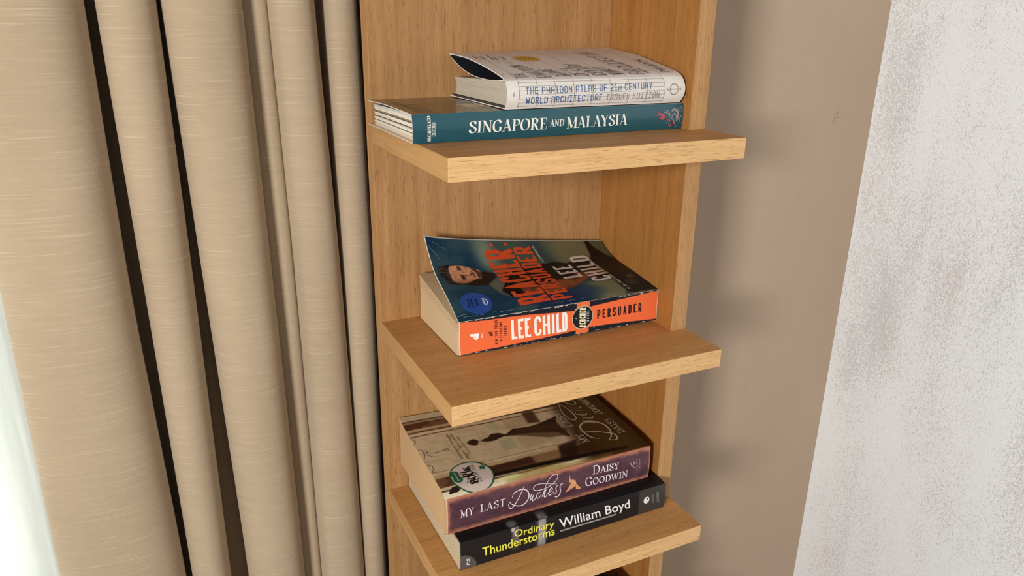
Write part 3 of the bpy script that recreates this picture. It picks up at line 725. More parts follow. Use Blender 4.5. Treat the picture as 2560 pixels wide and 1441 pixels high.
 'dd01': [0.5833,[0.746,0.3752],[0.7854,0.3409],[0.8271,0.305],[0.8664,0.263],[0.8914,0.227],[0.8907,0.1748],[0.8719,0.1542],[0.8445,0.1681]],
 'dd02': [0.5,[0.8127,0.4964],[0.8668,0.4603]],
 'dd03': [0.5,[0.8245,0.5303],[0.8699,0.5001],[0.8797,0.5275]],
 'dd04': [0.5,[0.8212,0.6344],[0.8162,0.6034],[0.8389,0.5715],[0.8619,0.5649],[0.8695,0.5943]],
 'dd05': [0.5,[0.8146,0.6645],[0.8655,0.6315]],
 'dd06': [0.5,[0.8127,0.709],[0.864,0.6762],[0.8691,0.6993]],
 'dd07': [0.4167,[0.7869,0.8198],[0.7637,0.697],[0.7589,0.5986],[0.77,0.533],[0.7915,0.5312],[0.8022,0.5787],[0.8028,0.6463],[0.8009,0.7078],[0.7871,0.7769]],
 'dd08': [0.5,[0.8179,0.81],[0.825,0.7797],[0.8532,0.7446],[0.8678,0.7621],[0.8659,0.8074]],
 'club': [[0.1446,0.1446],[0.2328,0.0951],[0.1863,0.3052]],
 'c_book': [[0.1621,0.057],[0.1654,0.2519],[0.13,0.0531]],
 'c_club': [[0.18,0.0581],[0.179,0.168],[0.1661,0.0627]],
 'c_2011': [[0.182,0.1799],[0.1857,0.2716],[0.1692,0.1848]],
 'c_the': [[0.1275,0.0731],[0.1325,0.1184],[0.1153,0.0687]],
 'c_tv': [[0.1107,0.199],[0.1354,0.1966],[0.1344,0.1364],[0.1115,0.1346]],
 'c_tvt': [[0.1326,0.1441],[0.1321,0.1884],[0.111,0.148]],
 'c_spec': [[0.0867,0.1976],[0.0898,0.1322]],
 'c_spect': [[0.0913,0.1125],[0.0923,0.2113],[0.0814,0.1124]],
 'c_shop': [[0.2154,0.2002]],
 'quote1': [[0.1659,0.3539],[0.1713,0.7007],[0.1507,0.3551]],
 'quote2': [[0.1913,0.3366],[0.1893,0.6945],[0.1774,0.3369]],
 'quote3': [[0.2137,0.3953],[0.2099,0.6436],[0.2036,0.3928]],
 'chand': [[0.0069,0.5092],[0.0342,0.5229],[0.0541,0.5009],[0.0855,0.5031],[0.1326,0.5045]],
 'ch0': [0.8,[0.043,0.5353],[0.0298,0.5167],[0.0329,0.4877],[0.0456,0.4614],[0.0616,0.4508]],
 'ch1': [0.8,[0.0029,0.579],[0.0203,0.5589],[0.0195,0.4965],[0.0069,0.4513]],
 'ch2': [0.8,[0.0028,0.3748],[0.0195,0.3546],[0.019,0.3108],[0.0056,0.2764],[0.0227,0.2733]],
 'ch3': [0.8,[0.0069,0.7208],[0.0143,0.6803],[0.0023,0.6515]],
 'ch4': [0.8,[0.0514,0.5027],[0.0693,0.5],[0.0846,0.4991]],
 'ch5': [0.8,[0.1045,0.5045],[0.1181,0.5232],[0.1318,0.5143],[0.1276,0.4893],[0.1117,0.4951]],
 'inkbl': [[0.0247,0.0357],[0.0485,0.0755],[0.0668,0.0786],[0.0914,0.0584],[0.0637,0.0287],[0.0468,0.031],[0.0305,0.0234]],
 'ordinary': [[0.2385,0.6494],[0.4251,0.5964],[0.2387,0.9041]],
 'thunder': [[0.0954,0.2984],[0.4295,0.2767],[0.0933,0.6182]],
 'william': [[0.4554,0.4753],[0.8098,0.4443],[0.4473,0.8297]],
 'uline': [[0.4562,0.3457],[0.7374,0.3312]],
 'pball': [[0.8966,0.5425]],
 'ps': [[0.0378,0.1115],[0.0361,0.3934],[0.0251,0.1417]],
 'bt1': [[0.9405,0.3342],[0.9365,0.6839],[0.9306,0.3412]],
 'bt2': [[0.9673,0.3031],[0.9621,0.7585],[0.9539,0.3187]],
}
SCUFF = [((.640,.690),(.655,.705)),((.660,.705),(.668,.725)),((.630,.665),(.648,.680)),((.622,.645),(.634,.652)),((.662,.670),(.672,.682)),((.640,.640),(.650,.648))]

# ------------------------------------------------------------------ room shell
W, D, PD, T = .3786, .2693, .1932, .0250          # unit width, shelf depth, side panel depth, board thickness
FLOOR, CEIL, WALLY, WALLX = -1.90, 2.25, .030, .955
def wall(name, x0, x1, y0, y1, z0, z1, mat):
    return structure(mk(name, *box(x0, x1, y0, y1, z0, z1), mat))
wall_back = wall('wall_back', .030, WALLX + .15, WALLY, .1495, FLOOR, CEIL, MAT['wall_beige'])
wall_right = wall('wall_right', WALLX, WALLX + .15, -3.6, WALLY, FLOOR, CEIL, MAT['wall_white'])
wall('floor', -2.6, WALLX + .15, -3.6, .62, FLOOR - .1, FLOOR, MAT['floor'])
wall('ceiling', -2.6, WALLX + .15, -3.6, .62, CEIL, CEIL + .1, MAT['ceiling'])
# window wall: solid behind the gathered curtain, open to the left of it
WY = .30
structure(mk('wall_left', *join([box(-.42, .10, .150, WY + .10, FLOOR, CEIL), box(-.52, -.42, WY - .03, WY + .10, FLOOR, CEIL), box(-2.6, -.52, WY - .03, WY + .10, 1.75, CEIL), box(-2.6, -2.35, WY - .03, WY + .10, FLOOR, 1.75)]), MAT['wall_beige']))
win = structure(mk('window_1', *join([box(-.56, -.52, WY, WY + .07, FLOOR, 1.75), box(-2.35, -2.31, WY, WY + .07, FLOOR, 1.75), box(-2.35, -.52, WY, WY + .07, 1.69, 1.75), box(-2.35, -.52, WY, WY + .07, FLOOR, FLOOR + .07), box(-1.46, -1.40, WY, WY + .07, FLOOR, 1.75)]), MAT['frame']))
mk('pane', *box(-1.40, -.56, WY + .03, WY + .04, FLOOR + .07, 1.69), MAT['glass'], win)
mk('pane', *box(-2.31, -1.46, WY + .03, WY + .04, FLOOR + .07, 1.69), MAT['glass'], win)
# scuff marks on the beige wall
def wall_fn(u, v):
    u, v = np.broadcast_arrays(np.asarray(u, float), np.asarray(v, float))
    return np.stack([.7 + .25*u, np.full(u.shape, WALLY), -.2 + .25*v], -1)
sd = Decal(wall_fn)
for a, b in SCUFF: sd.curve([a, ((a[0]+b[0])/2 + .004, (a[1]+b[1])/2), b], .0008)
sd.build('scuff_mark', ink((104, 88, 74), .7), wall_back, (0, 0, 0))

# ------------------------------------------------------------------ curtain
rows = [.62, .1424, -.19, -.62, -1.88]
def xs(a, b, c): return [a + (a-b)*1.0, a, b, c, c + (c-b)*.7]
# plan of the cloth from left to right: x at the three heights measured, depth y, sharpness
path = [(-.415,-.415,-.422,.120),(-.430,-.431,-.438,.085),(-.4370,-.4405,-.4475,.055),(-.430,-.432,-.438,.037),(-.398,-.400,-.406,.024),(-.350,-.354,-.352,.020),(-.322,-.325,-.316,.030),(-.3055,-.308,-.2975,.055),(-.311,-.312,-.302,.090),(-.303,-.304,-.296,.120),
 (-.288,-.288,-.285,.125),(-.290,-.287,-.284,.095),(-.2925,-.2895,-.2868,.062),(-.283,-.281,-.279,.040),(-.262,-.262,-.262,.030),(-.242,-.243,-.246,.036),(-.2315,-.2325,-.2362,.056),(-.2345,-.2355,-.239,.085),(-.229,-.229,-.230,.112),
 (-.221,-.217,-.212,.110),(-.2215,-.216,-.208,.085),(-.2248,-.2185,-.2095,.058),(-.216,-.209,-.199,.036),(-.192,-.186,-.178,.023),(-.163,-.158,-.153,.024),(-.1445,-.141,-.1365,.036),(-.1372,-.1338,-.1297,.055),(-.1380,-.1345,-.1305,.066),(-.131,-.127,-.123,.064),(-.117,-.113,-.110,.061),(-.1065,-.1025,-.1020,.066),(-.1050,-.1010,-.1008,.082),
 (-.1038,-.0990,-.0988,.060),(-.097,-.091,-.091,.040),(-.080,-.073,-.072,.031),(-.063,-.054,-.051,.034),(-.0528,-.0425,-.0375,.048),(-.0515,-.041,-.036,.066),(-.047,-.039,-.0345,.088),(-.040,-.036,-.033,.092),(-.0372,-.0348,-.0330,.075),(-.0362,-.0345,-.0328,.055),(-.030,-.029,-.028,.041),(-.016,-.014,-.0155,.037),(-.002,.001,-.003,.044),(.0034,.0069,.0026,.060),(.002,.004,.001,.085),(.012,.014,.012,.110)]
def curtain_rows(path, rows, nz, sub):
    """every row of control points as a smooth line in plan, rows blended smoothly in height"""
    P = [spline([(xs(*p[:3])[r], p[3]) for p in path], sub) for r in range(len(rows))]
    A = np.stack(P)                                      # rows, n, 2
    zs = np.linspace(rows[0], rows[-1], nz + 1)
    order = np.argsort(rows); zr = np.array(rows)[order]; Ar = A[order]
    out = np.zeros((nz + 1, A.shape[1], 3))
    d = np.array([Ar[:, j, :] for j in range(A.shape[1])])
    for j in range(A.shape[1]):
        for c in (0, 1): out[:, j, c] = np.interp(zs, zr, Ar[:, j, c])
    # soften the kinks at the measured heights
    k = np.hanning(9); k /= k.sum()
    for c in (0, 1):
        pad = np.pad(out[:, :, c], ((4, 4), (0, 0)), mode='edge'); out[:, :, c] = sum(k[i]*pad[i:i + nz + 1] for i in range(9))
    out[:, :, 2] = zs[:, None]
    return out
def cloth(name, G, mat, thick):
    nz, n = G.shape[0] - 1, G.shape[1]
    s = np.concatenate([[0], np.cumsum(np.linalg.norm(np.diff(G[0, :, :2], axis=0), axis=1))])*S
    V = G.reshape(-1, 3); uv = np.stack([np.tile(s, nz+1), G[:, :, 2].ravel()*S], 1)
    F = [(i*n + j, (i+1)*n + j, (i+1)*n + j + 1, i*n + j + 1) for i in range(nz) for j in range(n-1)]
    o = mk(name, V, F, mat, uvs=uv, smooth_shade=True)
    md = o.modifiers.new('cloth', 'SOLIDIFY'); md.thickness = thick; md.offset = 0
    return o
G = curtain_rows(path, rows, 70, 6)
cur = cloth('curtain', G, MAT['curtain'], .0014)
cur['label'] = 'beige slubbed linen curtain hanging in deep folds left of the oak shelf unit'; cur['category'] = 'curtain'
sp = []
for i in range(90):
    x = -1.9 + 1.52*i/89; sp.append((x, x, x, .185 + .022*math.sin(i*.95) + .008*math.sin(i*2.3)))
G2 = curtain_rows(sp, rows, 30, 2)
vo = cloth('sheer_curtain', G2, MAT['sheer'], .0006)
vo['label'] = 'bright white sheer voile behind the left edge of the beige curtain'; vo['category'] = 'curtain'

# ------------------------------------------------------------------ oak shelf unit
base = (W/2, 0, FLOOR)
unit = thing('shelf_unit', base, 'tall narrow oak veneer shelf unit with open left side, standing against the beige wall', 'shelf')
UB, UT = FLOOR + .001, 1.05
e = .0004
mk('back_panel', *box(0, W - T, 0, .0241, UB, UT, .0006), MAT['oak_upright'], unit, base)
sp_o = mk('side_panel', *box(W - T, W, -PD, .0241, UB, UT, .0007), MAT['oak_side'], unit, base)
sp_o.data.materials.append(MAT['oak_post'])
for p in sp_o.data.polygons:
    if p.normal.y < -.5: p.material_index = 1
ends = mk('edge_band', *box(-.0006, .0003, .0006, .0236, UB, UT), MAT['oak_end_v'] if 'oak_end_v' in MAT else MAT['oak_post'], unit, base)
for k in range(-3, 6):
    z = {0: 0.0, 1: Z2, 2: Z3}.get(k, -.2758*k)
    z1 = z; z0 = z - T
    # one board, notched round the side panel
    import bmesh
    bm = bmesh.new()
    out = [(0, -D), (W, -D), (W, -PD - .0002), (W - T - .0002, -PD - .0002), (W - T - .0002, 0), (0, 0)]
    vb = [bm.verts.new((x, y, z0)) for x, y in out]; vt = [bm.verts.new((x, y, z1)) for x, y in out]
    bm.faces.new(vb[::-1]); bm.faces.new(vt)
    for i in range(6): bm.faces.new([vb[i], vb[(i+1) % 6], vt[(i+1) % 6], vt[i]])
    bm.normal_update()
    eg = [q for q in bm.edges if all(w_.co.y < -.19 or w_.co.x < 1e-6 for w_ in q.verts)]
    bmesh.ops.bevel(bm, geom=eg, offset=.0007, segments=2, affect='EDGES', profile=.6)
    bmesh.ops.recalc_face_normals(bm, faces=bm.faces); bm.verts.index_update()
    v = [tuple(p.co) for p in bm.verts]; f = [[p.index for p in q.verts] for q in bm.faces]; bm.free()
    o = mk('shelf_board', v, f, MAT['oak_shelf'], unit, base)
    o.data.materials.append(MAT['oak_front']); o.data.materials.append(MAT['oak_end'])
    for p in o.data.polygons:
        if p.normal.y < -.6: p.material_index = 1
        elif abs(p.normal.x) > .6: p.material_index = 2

# ------------------------------------------------------------------ paint for the covers
def pn(u, v, su, sv, seed, octv=3):
    """smooth noise on a cover, 0..1"""
    out = np.zeros(len(u)); amp = .5; tot = 0
    for o in range(octv):
        rng = np.random.RandomState(seed + o*17); n = 64; tab = rng.rand(n, n)
        x = u*su*2**o; y = v*sv*2**o; i = np.floor(x).astype(int); j = np.floor(y).astype(int); a = x - i; b = y - j
        a = a*a*(3 - 2*a); b = b*b*(3 - 2*b); g = lambda p, q: tab[p % n, q % n]
        out += amp*((g(i, j)*(1-a) + g(i+1, j)*a)*(1-b) + (g(i, j+1)*(1-a) + g(i+1, j+1)*a)*b); tot += amp; amp *= .5
    return out/tot
def sstep(a, b, x): t = np.clip((x - a)/(b - a), 0, 1); return t*t*(3 - 2*t)
def over(C, mask, col): return C + (np.asarray(col, float) - C)*np.clip(mask, 0, 1)[:, None]
def inpoly(u, v, poly, soft, su=1.0, sv=1.0):
    """soft mask of a polygon given in uv; su, sv turn uv into lengths"""
    P = np.array(poly, float)*[su, sv]; x = u*su; y = v*sv; n = len(P)
    ins = np.zeros(len(u), bool); dmin = np.full(len(u), 1e9)
    for i in range(n):
        a = P[i]; b = P[(i+1) % n]
        c = ((a[1] > y) != (b[1] > y)) & (x < (b[0]-a[0])*(y-a[1])/((b[1]-a[1]) or 1e-12) + a[0]); ins ^= c
        d = b - a; t = np.clip(((x-a[0])*d[0] + (y-a[1])*d[1])/max(d @ d, 1e-12), 0, 1)
        dmin = np.minimum(dmin, np.hypot(x - a[0] - t*d[0], y - a[1] - t*d[1]))
    sd_ = np.where(ins, dmin, -dmin)
    return sstep(-soft, soft, sd_)
def blob(u, v, c, ru, rv, s=.4): 
    d = np.hypot((u - c[0])/ru, (v - c[1])/rv); return sstep(1 + s, 1 - s, d)
def base_col(u, c): return np.tile(np.asarray(c, float), (len(u), 1))

def cover(name, parent, base, top, spine, bottom_z, ptop, pspine, mat, inner=(222,214,200), rim=(225,215,198), th=.0010, res=(150, 90, 190, 34), pbot=None, bext=None, brim=None):
    """front board, spine and back board as one folded cover"""
    a = slab(top, res[0], res[1], th, ptop, inner, rim)
    b = slab(spine, res[2], res[3], th, pspine, inner, rim)
    p00, p10, p01 = top(0., 0.), top(1., 0.), top(0., 1.); x0, x1 = bext or (p00[0], p10[0])
    def bot(u, v):
        u, v = np.broadcast_arrays(np.asarray(u, float), np.asarray(v, float))
        y0 = p00[1] + (p10[1] - p00[1])*u; z = bottom_z + th + np.clip(spine(u, 0*u)[..., 2] - spine(0*u, 0*u)[..., 2], 0, 1)*(1 - v)**6
        return np.stack([x0 + (x1 - x0)*u, y0 + (min(p01[1], -.004) - y0)*v, z], -1)
    c = slab(bot, 40, 16, th*.9, pbot or (lambda u, v: pspine(u, v*0 + .5)), inner, brim or rim)
    V, F, C = joinc([a, b, c])
    return mk(name, V, F, mat, parent, base, cols=C, smooth_shade=False)

# ------------------------------------------------------------------ teal travel guide, top shelf
rnd = random.Random(5)
base = (.175, -.09, 0)
bk = thing('book', base, 'large teal-spined travel guide lying on the top shelf under the white book', 'book', 'books lying on the oak shelves')
def p_teal_spine(u, v): return over(base_col(u, (22, 80, 91)), .5*pn(u, v, 30, 3, 3)*(v < 9), (18, 72, 83))
def p_teal_top(u, v):
    C = base_col(u, (58, 52, 42)); C = over(C, sstep(.45, .7, pn(u, v, 6, 4, 8)), (78, 66, 46))
    m = inpoly(u, v, [(.142, 0), (.219, .40), (.62, .52), (.62, 0)], .01); C = over(C, m, (110, 92, 62)); C = over(C, m*sstep(.4, .6, pn(u, v, 20, 6, 2)), (196, 170, 128))
    return over(C, (v < .012).astype(float), (30, 92, 108))
cov = cover('cover', bk, base, teal_top, teal_spine, .0003, p_teal_top, p_teal_spine, MAT['cover_gloss'], inner=(120, 116, 110), res=(90, 60, 120, 16),
      pbot=lambda u, v: base_col(u, (200, 190, 175)))
cl = [(226,218,204),(232,224,210),(170,150,122),(228,220,206),(222,214,200),(150,132,108),(230,222,208),(226,214,198),(205,205,190),(222,196,172),(228,200,176)]
def teal_pages(k, n): return [(214,186,162),(222,196,172),(190,190,176),(226,218,204),(228,220,206),(120,104,86),(226,218,204),(230,222,208),(204,196,182),(118,102,84),(228,220,206),(230,222,208),(228,220,206),(118,104,84),(150,126,98),(226,218,204),(230,222,208),(226,216,200),(212,206,196),(198,194,188)][min(19, int(k*20/n))]
page_block('page_block', bk, base, .0005, .349, -.1765, -.012, .0014, lambda u, v: np.interp(v, [0, .5, 1], [.0300, .0285, .0262]) + 0*u, 40, teal_pages, rnd, .0009, .003)
dc = Decal(teal_spine)
roman(dc, 'SINGAPORE', P['singapore'], .19, .04, .02); roman(dc, 'AND', P['and'], .15, .05, .03); roman(dc, 'MALAYSIA', P['malaysia'], .19, .04, .02)
roman(dc, 'ARCHIPELAGO', P['archi'], .17, .07, .05); roman(dc, 'GUIDES', P['guides'], .17, .07, .06)
dc.build('title_lettering', ink((240, 236, 224)), cov, base)
dc = {'r': Decal(teal_spine), 'g': Decal(teal_spine), 'm': Decal(teal_spine)}
for k in P:
    if k.startswith('dragon'): dc[k[-1]].curve(P[k][1:], P[k][0]*.0030, 5, True)
for q in P['drops']: dc['g'].disc(q, .0007, n=8)
dc['r'].build('dragon_emblem', ink((192, 78, 88)), cov, base, 1.0, 'red parts of a printed dragon emblem at the right end of the spine')
dc['g'].build('dragon_emblem', ink((156, 140, 142)), cov, base, 1.3, 'grey body of a printed dragon emblem at the right end of the spine')
dc['m'].build('dragon_emblem', ink((120, 36, 56)), cov, base, 1.6, 'dark red parts of a printed dragon emblem')
dc = Decal(teal_top)
plain(dc, 'SINGAPORE AND', P['tt1']); plain(dc, 'MALAYSIA', P['tt2'])
dc.build('front_lettering', ink((128, 116, 96), .3), cov, base)

# ------------------------------------------------------------------ white architecture atlas
base = (.225, -.09, .0325)
bk = thing('book', base, 'thick white architecture atlas with ruled spine, its front cover gaping, on the teal book', 'book', 'books lying on the oak shelves')
WHT = (226, 220, 212)
def p_white(u, v): return over(base_col(u, WHT), .6*pn(u, v, 40, 8, 4), (220, 213, 204))
cov = cover('cover', bk, base, white_top, white_spine, .0328, p_white, p_white, MAT['cover_matt'], inner=(58, 56, 60), rim=(222, 214, 204), th=.0012, res=(60, 40, 60, 20),
      pbot=lambda u, v: base_col(u, (120, 112, 104)))
fl_pts = [(-.0100, .0848), (-.0160, .0800), (-.0253, .0767), (-.0605, .0668), (-.0998, .0618), (-.1300, .0610), (-.1461, .0614), (-.1650, .0628)]
fl_y = smooth(np.linspace(0, 1, 8), [p[0] for p in fl_pts]); fl_z = smooth(np.linspace(0, 1, 8), [p[1] for p in fl_pts])
def flap(u, v):
    u, v = np.broadcast_arrays(np.asarray(u, float), np.asarray(v, float))
    return np.stack([.1052 + .238*u, fl_y(v), fl_z(v) + .004*u*(1 - v)], -1)
V, F, C = slab(flap, 30, 30, .0009, lambda u, v: base_col(u, (214, 206, 196)), (40, 40, 48), (216, 206, 194))
mk('cover_flap', V, F, MAT['cover_matt'], bk, base, cols=C, smooth_shade=True)
def white_pages(k, n): 
    r = rnd.uniform(-7, 7); return (192 + r, 180 + r, 162 + r)
page_block('page_block', bk, base, .1085, .3425, -.1765, -.0165, .0362, lambda u, v: np.interp(v, [0, .5, 1], [.0628, .0602, .0572]) + 0*u, 46, white_pages, rnd, .0006, .006)
V, F = box(.107, .344, -.176, -.012, .0344, .0358); mk('dark_gap_sheet', V, F, ink((72, 60, 56), .8), bk, base)  # dark sheet put in for the shaded gap between back board and pages
dc = Decal(white_spine)
BW = dict(th=.105, gap=.20, wid=.50, space=.40)
block(dc, 'THE PHAIDON ATLAS OF 21', P['w1'], **BW); block(dc, 'ST', P['w1b'], .14, .24, .5); block(dc, 'CENTURY', P['w1c'], **BW)
block(dc, 'WORLD ARCHITECTURE', P['w2'], slant=.06, **BW)
dc.build('title_lettering', ink((48, 88, 142)), cov, base, 1.6)
dc = Decal(white_spine); block(dc, 'TRAVEL EDITION', P['w3'], slant=.16, **BW)
c = P['phi'][0]; rr = .0064
dc.disc(c, rr, rr*1.05, 40, .84)
dc.mark(); dc.ribbon([(c[0] - .0098/dc.Lu, c[1]), (c[0] + .0098/dc.Lu, c[1])], .0011)
dc.ribbon([(c[0] - .0098/dc.Lu, c[1] - .0016/dc.Lv), (c[0] - .0098/dc.Lu, c[1] + .0016/dc.Lv)], .0006); dc.ribbon([(c[0] + .0098/dc.Lu, c[1] - .0016/dc.Lv), (c[0] + .0098/dc.Lu, c[1] + .0016/dc.Lv)], .0006)
plain(dc, '8th', [(.036, .46), (.036, .60), (.027, .46)])
dc.build('grey_lettering', ink((142, 134, 128)), cov, base, 1.6)
dc = Decal(white_spine)
gx = [.0600, .1555, .2515, .3520, .4540, .5580, .6640, .7700, .8740]
for x in gx: dc.ribbon([(x, w) for w in np.linspace(.015, .985, 14)], .00042)
for w in (.08, .21, .355, .50, .645, .79, .93): dc.ribbon([(x, w) for x in np.linspace(gx[0], gx[-1], 14)], .00036)
dc.build('ruled_lines', ink((128, 120, 112)), cov, base)
dc = Decal(white_top)
for x in gx: dc.ribbon([(x, w) for w in np.linspace(.01, .97, 24)], .00042)
for w in (.06,): dc.ribbon([(x, w) for x in np.linspace(gx[0], gx[-1], 30)], .0003)
dc.build('ruled_lines', ink((150, 140, 130)), cov, base)
dc = Decal(white_top)
BT = dict(th=.058, gap=.20, wid=.52, space=.4)
for s_, k in (('THE', 'p_the'), ('PHAIDON', 'p_pha'), ('ATLAS', 'p_atl'), ('CENTURY', 'p_cen'), ('WORLD', 'p_wor'), ('ARCHITECTURE', 'p_arc')):
    block(dc, s_, P[k], **BT)
block(dc, 'OF 21', P['p_of'], **BT); block(dc, 'ST', [(.4300, .215), (.4290, .258), (.402, .215)], .12, .24, .5)
block(dc, 'TRAVEL EDITION', P['p_tra'], .14, .24, .5)
roman(dc, 'PHAIDON', P['p_pha2'], .15, .05, .04)
dc.build('front_lettering', ink((42, 44, 66)), cov, base, 1.5)
dc = Decal(white_top)
q = P['p_names']
for i in range(0, 10, 2): dc.ribbon([q[i], q[i+1]], .0016)
for p in P['p_dots']: dc.disc(p, .0011, n=10)
dc.build('small_print', ink((112, 92, 84)), cov, base, 1.3)
dc = Decal(white_top); c = P['p_yel'][0]
dc.disc(c, .0165, .0165, 40); dc.build('yellow_sticker', ink((212, 172, 62), .4), cov, base, 1.6, 'round yellow sticker')
dc = Decal(white_top)
for i, (a, b) in enumerate([(-.5, .5), (-.7, .75), (-.8, .7), (-.75, .8), (-.6, .6)]):
    uo = (i - 2)*.0052; dc.ribbon([(c[0] + uo/dc.Lu, c[1] + a*.0125/dc.Lv), (c[0] + uo/dc.Lu, c[1] + b*.0125/dc.Lv)], .0015)
dc.build('small_print', ink((120, 92, 36)), cov, base, 2.1)

# ------------------------------------------------------------------ orange and navy thriller paperback, middle shelf
base = (.21, -.08, Z2)
bk = thing('book', base, 'worn paperback thriller with orange spine and curling dark blue cover, alone on the middle shelf', 'book', 'books lying on the oak shelves')
OR, NV = (238, 110, 64), (26, 31, 40)
def p_pers_spine(u, v):
    C = base_col(u, NV)
    t = smooth([0, .0042, .0948, .2821, .4791, .5622, .629, .8098, .9948, 1], [.985, .985, .945, .90, .80, .77, .81, .89, .965, .966])(u)
    b = smooth([0, .0062, .0945, .2843, .4825, .5663, .6348, .8187, .9968, 1], [.014, .014, .045, .07, .11, .14, .16, .11, .03, .029])(u)
    m = sstep(-.007, .007, t - v)*sstep(-.007, .007, v - b)
    tab = sstep(-.002, .002, u - .5630)*sstep(-.002, .002, .6300 - u)*(v > .02)
    C = over(C, np.maximum(m, tab), OR)
    wear = sstep(.62, .72, pn(u, v, 90, 2, 12))*((v > .975) | (v < .03)); C = over(C, wear*.9, (226, 214, 200))
    return over(C, ((u < .006) | (u > .996)).astype(float)*.8, (232, 190, 160))
q_ = P
def p_pers_top(u, v):
    su, sv = .304, .15
    C = base_col(u, (20, 52, 72))
    n = pn(u, v, 5, 4, 31, 4); n2 = pn(u, v, 9, 6, 77, 3)
    C = over(C, sstep(.42, .72, n)*.6, (58, 84, 84)); C = over(C, sstep(.5, .8, n2)*.4*sstep(.1, .35, u), (92, 102, 80))
    C = over(C, sstep(.22, .42, u)*sstep(.55, .8, v)*.8, (78, 90, 72)); C = over(C, blob(u, v, (.29, .86), .05, .2, .8)*.7, (150, 150, 120))
    C = over(C, sstep(.02, .0, v - .0)*0, NV)
    C = over(C, sstep(.60, .72, u)*sstep(.62, .72, v)*.9, (116, 108, 78)); C = over(C, inpoly(u, v, [(.50, 1), (.60, .72), (.66, .70), (.60, 1)], .012, su, sv)*.6, (40, 56, 66))
    C = over(C, sstep(.64, .74, u)*sstep(.36, .28, v)*.9, (120, 120, 88)); C = over(C, blob(u, v, (.68, .16), .07, .09, .8)*.8, (40, 66, 90)); C = over(C, blob(u, v, (.50, .12), .12, .10, .8)*.85, (26, 42, 78))
    C = over(C, inpoly(u, v, q_['dkr'], .004, su, sv), (36, 15, 11)); C = over(C, inpoly(u, v, q_['land'], .004, su, sv), (19, 28, 34))
    lm = inpoly(u, v, [(.86, .45), (1.1, .45), (1.1, .9), (.93, .8)], .02, su, sv); C = over(C, lm*.9, (28, 11, 9))
    C = over(C, inpoly(u, v, [(.86, 1.05), (.885, .93), (.96, .78), (1.05, .7), (1.05, 1.05)], .008, su, sv), (84, 84, 56))
    C = over(C, blob(u, v, (.93, .22), .03, .05)*.6*pn(u, v, 60, 30, 3), (120, 124, 120)); C = over(C, blob(u, v, (.955, .32), .02, .04)*.7*pn(u, v, 50, 30, 5), (170, 140, 70))
    C = over(C, inpoly(u, v, q_['shirt'], .0018, su, sv), (92, 92, 80)); C = over(C, inpoly(u, v, [(.262,.30),(.30,.36),(.33,.56),(.352,.6),(.36,.24),(.30,.23)], .004, su, sv)*.8, (40, 42, 42))
    C = over(C, inpoly(u, v, q_['body'], .0012, su, sv), (13, 12, 15))
    C = over(C, inpoly(u, v, q_['arm'], .0022, su, sv), (128, 72, 44)); C = over(C, inpoly(u, v, q_['arm'], .0022, su, sv)*sstep(.4, .7, pn(u, v, 30, 12, 9)), (92, 50, 32))
    C = over(C, inpoly(u, v, spline(q_['hair'], 4, True), .0007, su, sv), (32, 24, 22)); C = over(C, inpoly(u, v, spline(q_['hair'], 4, True), .0007, su, sv)*sstep(.5, .72, pn(u + .3*v, v - .5*u, 60, 90, 19))*.6, (104, 90, 80))
    fm = inpoly(u, v, spline(q_['face'], 4, True), .0007, su, sv)
    C = over(C, fm, (204, 142, 104)); C = over(C, fm*sstep(.62, .5, v), (150, 96, 66)); C = over(C, fm*sstep(.55, .75, pn(u, v, 80, 40, 41))*.5, (120, 74, 52))
    C = over(C, inpoly(u, v, spline(q_['beard'], 4, True), .0009, su, sv), (34, 22, 20)); C = over(C, inpoly(u, v, [(.176,.732),(.205,.71),(.222,.66),(.214,.58),(.198,.575),(.2,.66)], .0008, su, sv)*.85, (52, 34, 28))
    for vc, ru_, rv_ in ((.722, .0060, .026), (.603, .0075, .036)):              # shaded eye sockets under heavy brows
        C = over(C, fm*blob(u, v, (.1290, vc), ru_, rv_, .55)*.85, (44, 28, 24)); C = over(C, fm*blob(u, v, (.1195, vc + .004), .0035, rv_*1.15, .5)*.9, (36, 24, 22))
        C = over(C, fm*blob(u, v, (.1330, vc - .004), .0020, .007, .5)*.8, (120, 96, 82))
    C = over(C, fm*blob(u, v, (.1480, .628), .016, .010, .6)*.7, (112, 66, 46)); C = over(C, fm*blob(u, v, (.1500, .658), .017, .007, .6)*.7, (222, 164, 126))
    C = over(C, fm*blob(u, v, (.1690, .640), .0035, .022, .5)*.9, (48, 26, 22)); C = over(C, fm*blob(u, v, (.1800, .640), .0040, .050, .5)*.75, (66, 42, 34))
    C = over(C, fm*blob(u, v, (.1870, .640), .0022, .034, .5)*.9, (40, 20, 18)); C = over(C, fm*blob(u, v, (.1925, .640), .0030, .022, .6)*.6, (186, 112, 90))
    for uu in (.088, .096, .104): C = over(C, fm*blob(u, v, (uu, .66), .0012, .05, .5)*.4, (120, 76, 54))
    C = over(C, ((u < .003) | (v > .994)).astype(float)*.85, (206, 200, 184))
    return C
cov = cover('cover', bk, base, pers_top, pers_spine, Z2 + .0002, p_pers_top, p_pers_spine, MAT['cover_satin'], res=(320, 190, 420, 64), pbot=lambda u, v: base_col(u, NV), brim=(64, 60, 60))
pz_l = smooth(*zip(*vv(-.1495, -.0105, [(-.1495, -.2297), (-.11, -.2235), (-.06, -.2155), (-.0105, -.2085)])))
def pers_pages(k, n):
    r = rnd.uniform(-3, 3); return (200 + r, 173 + r, 136 + r) if k not in (n-3, n-6, n-9) else (178, 150, 114)
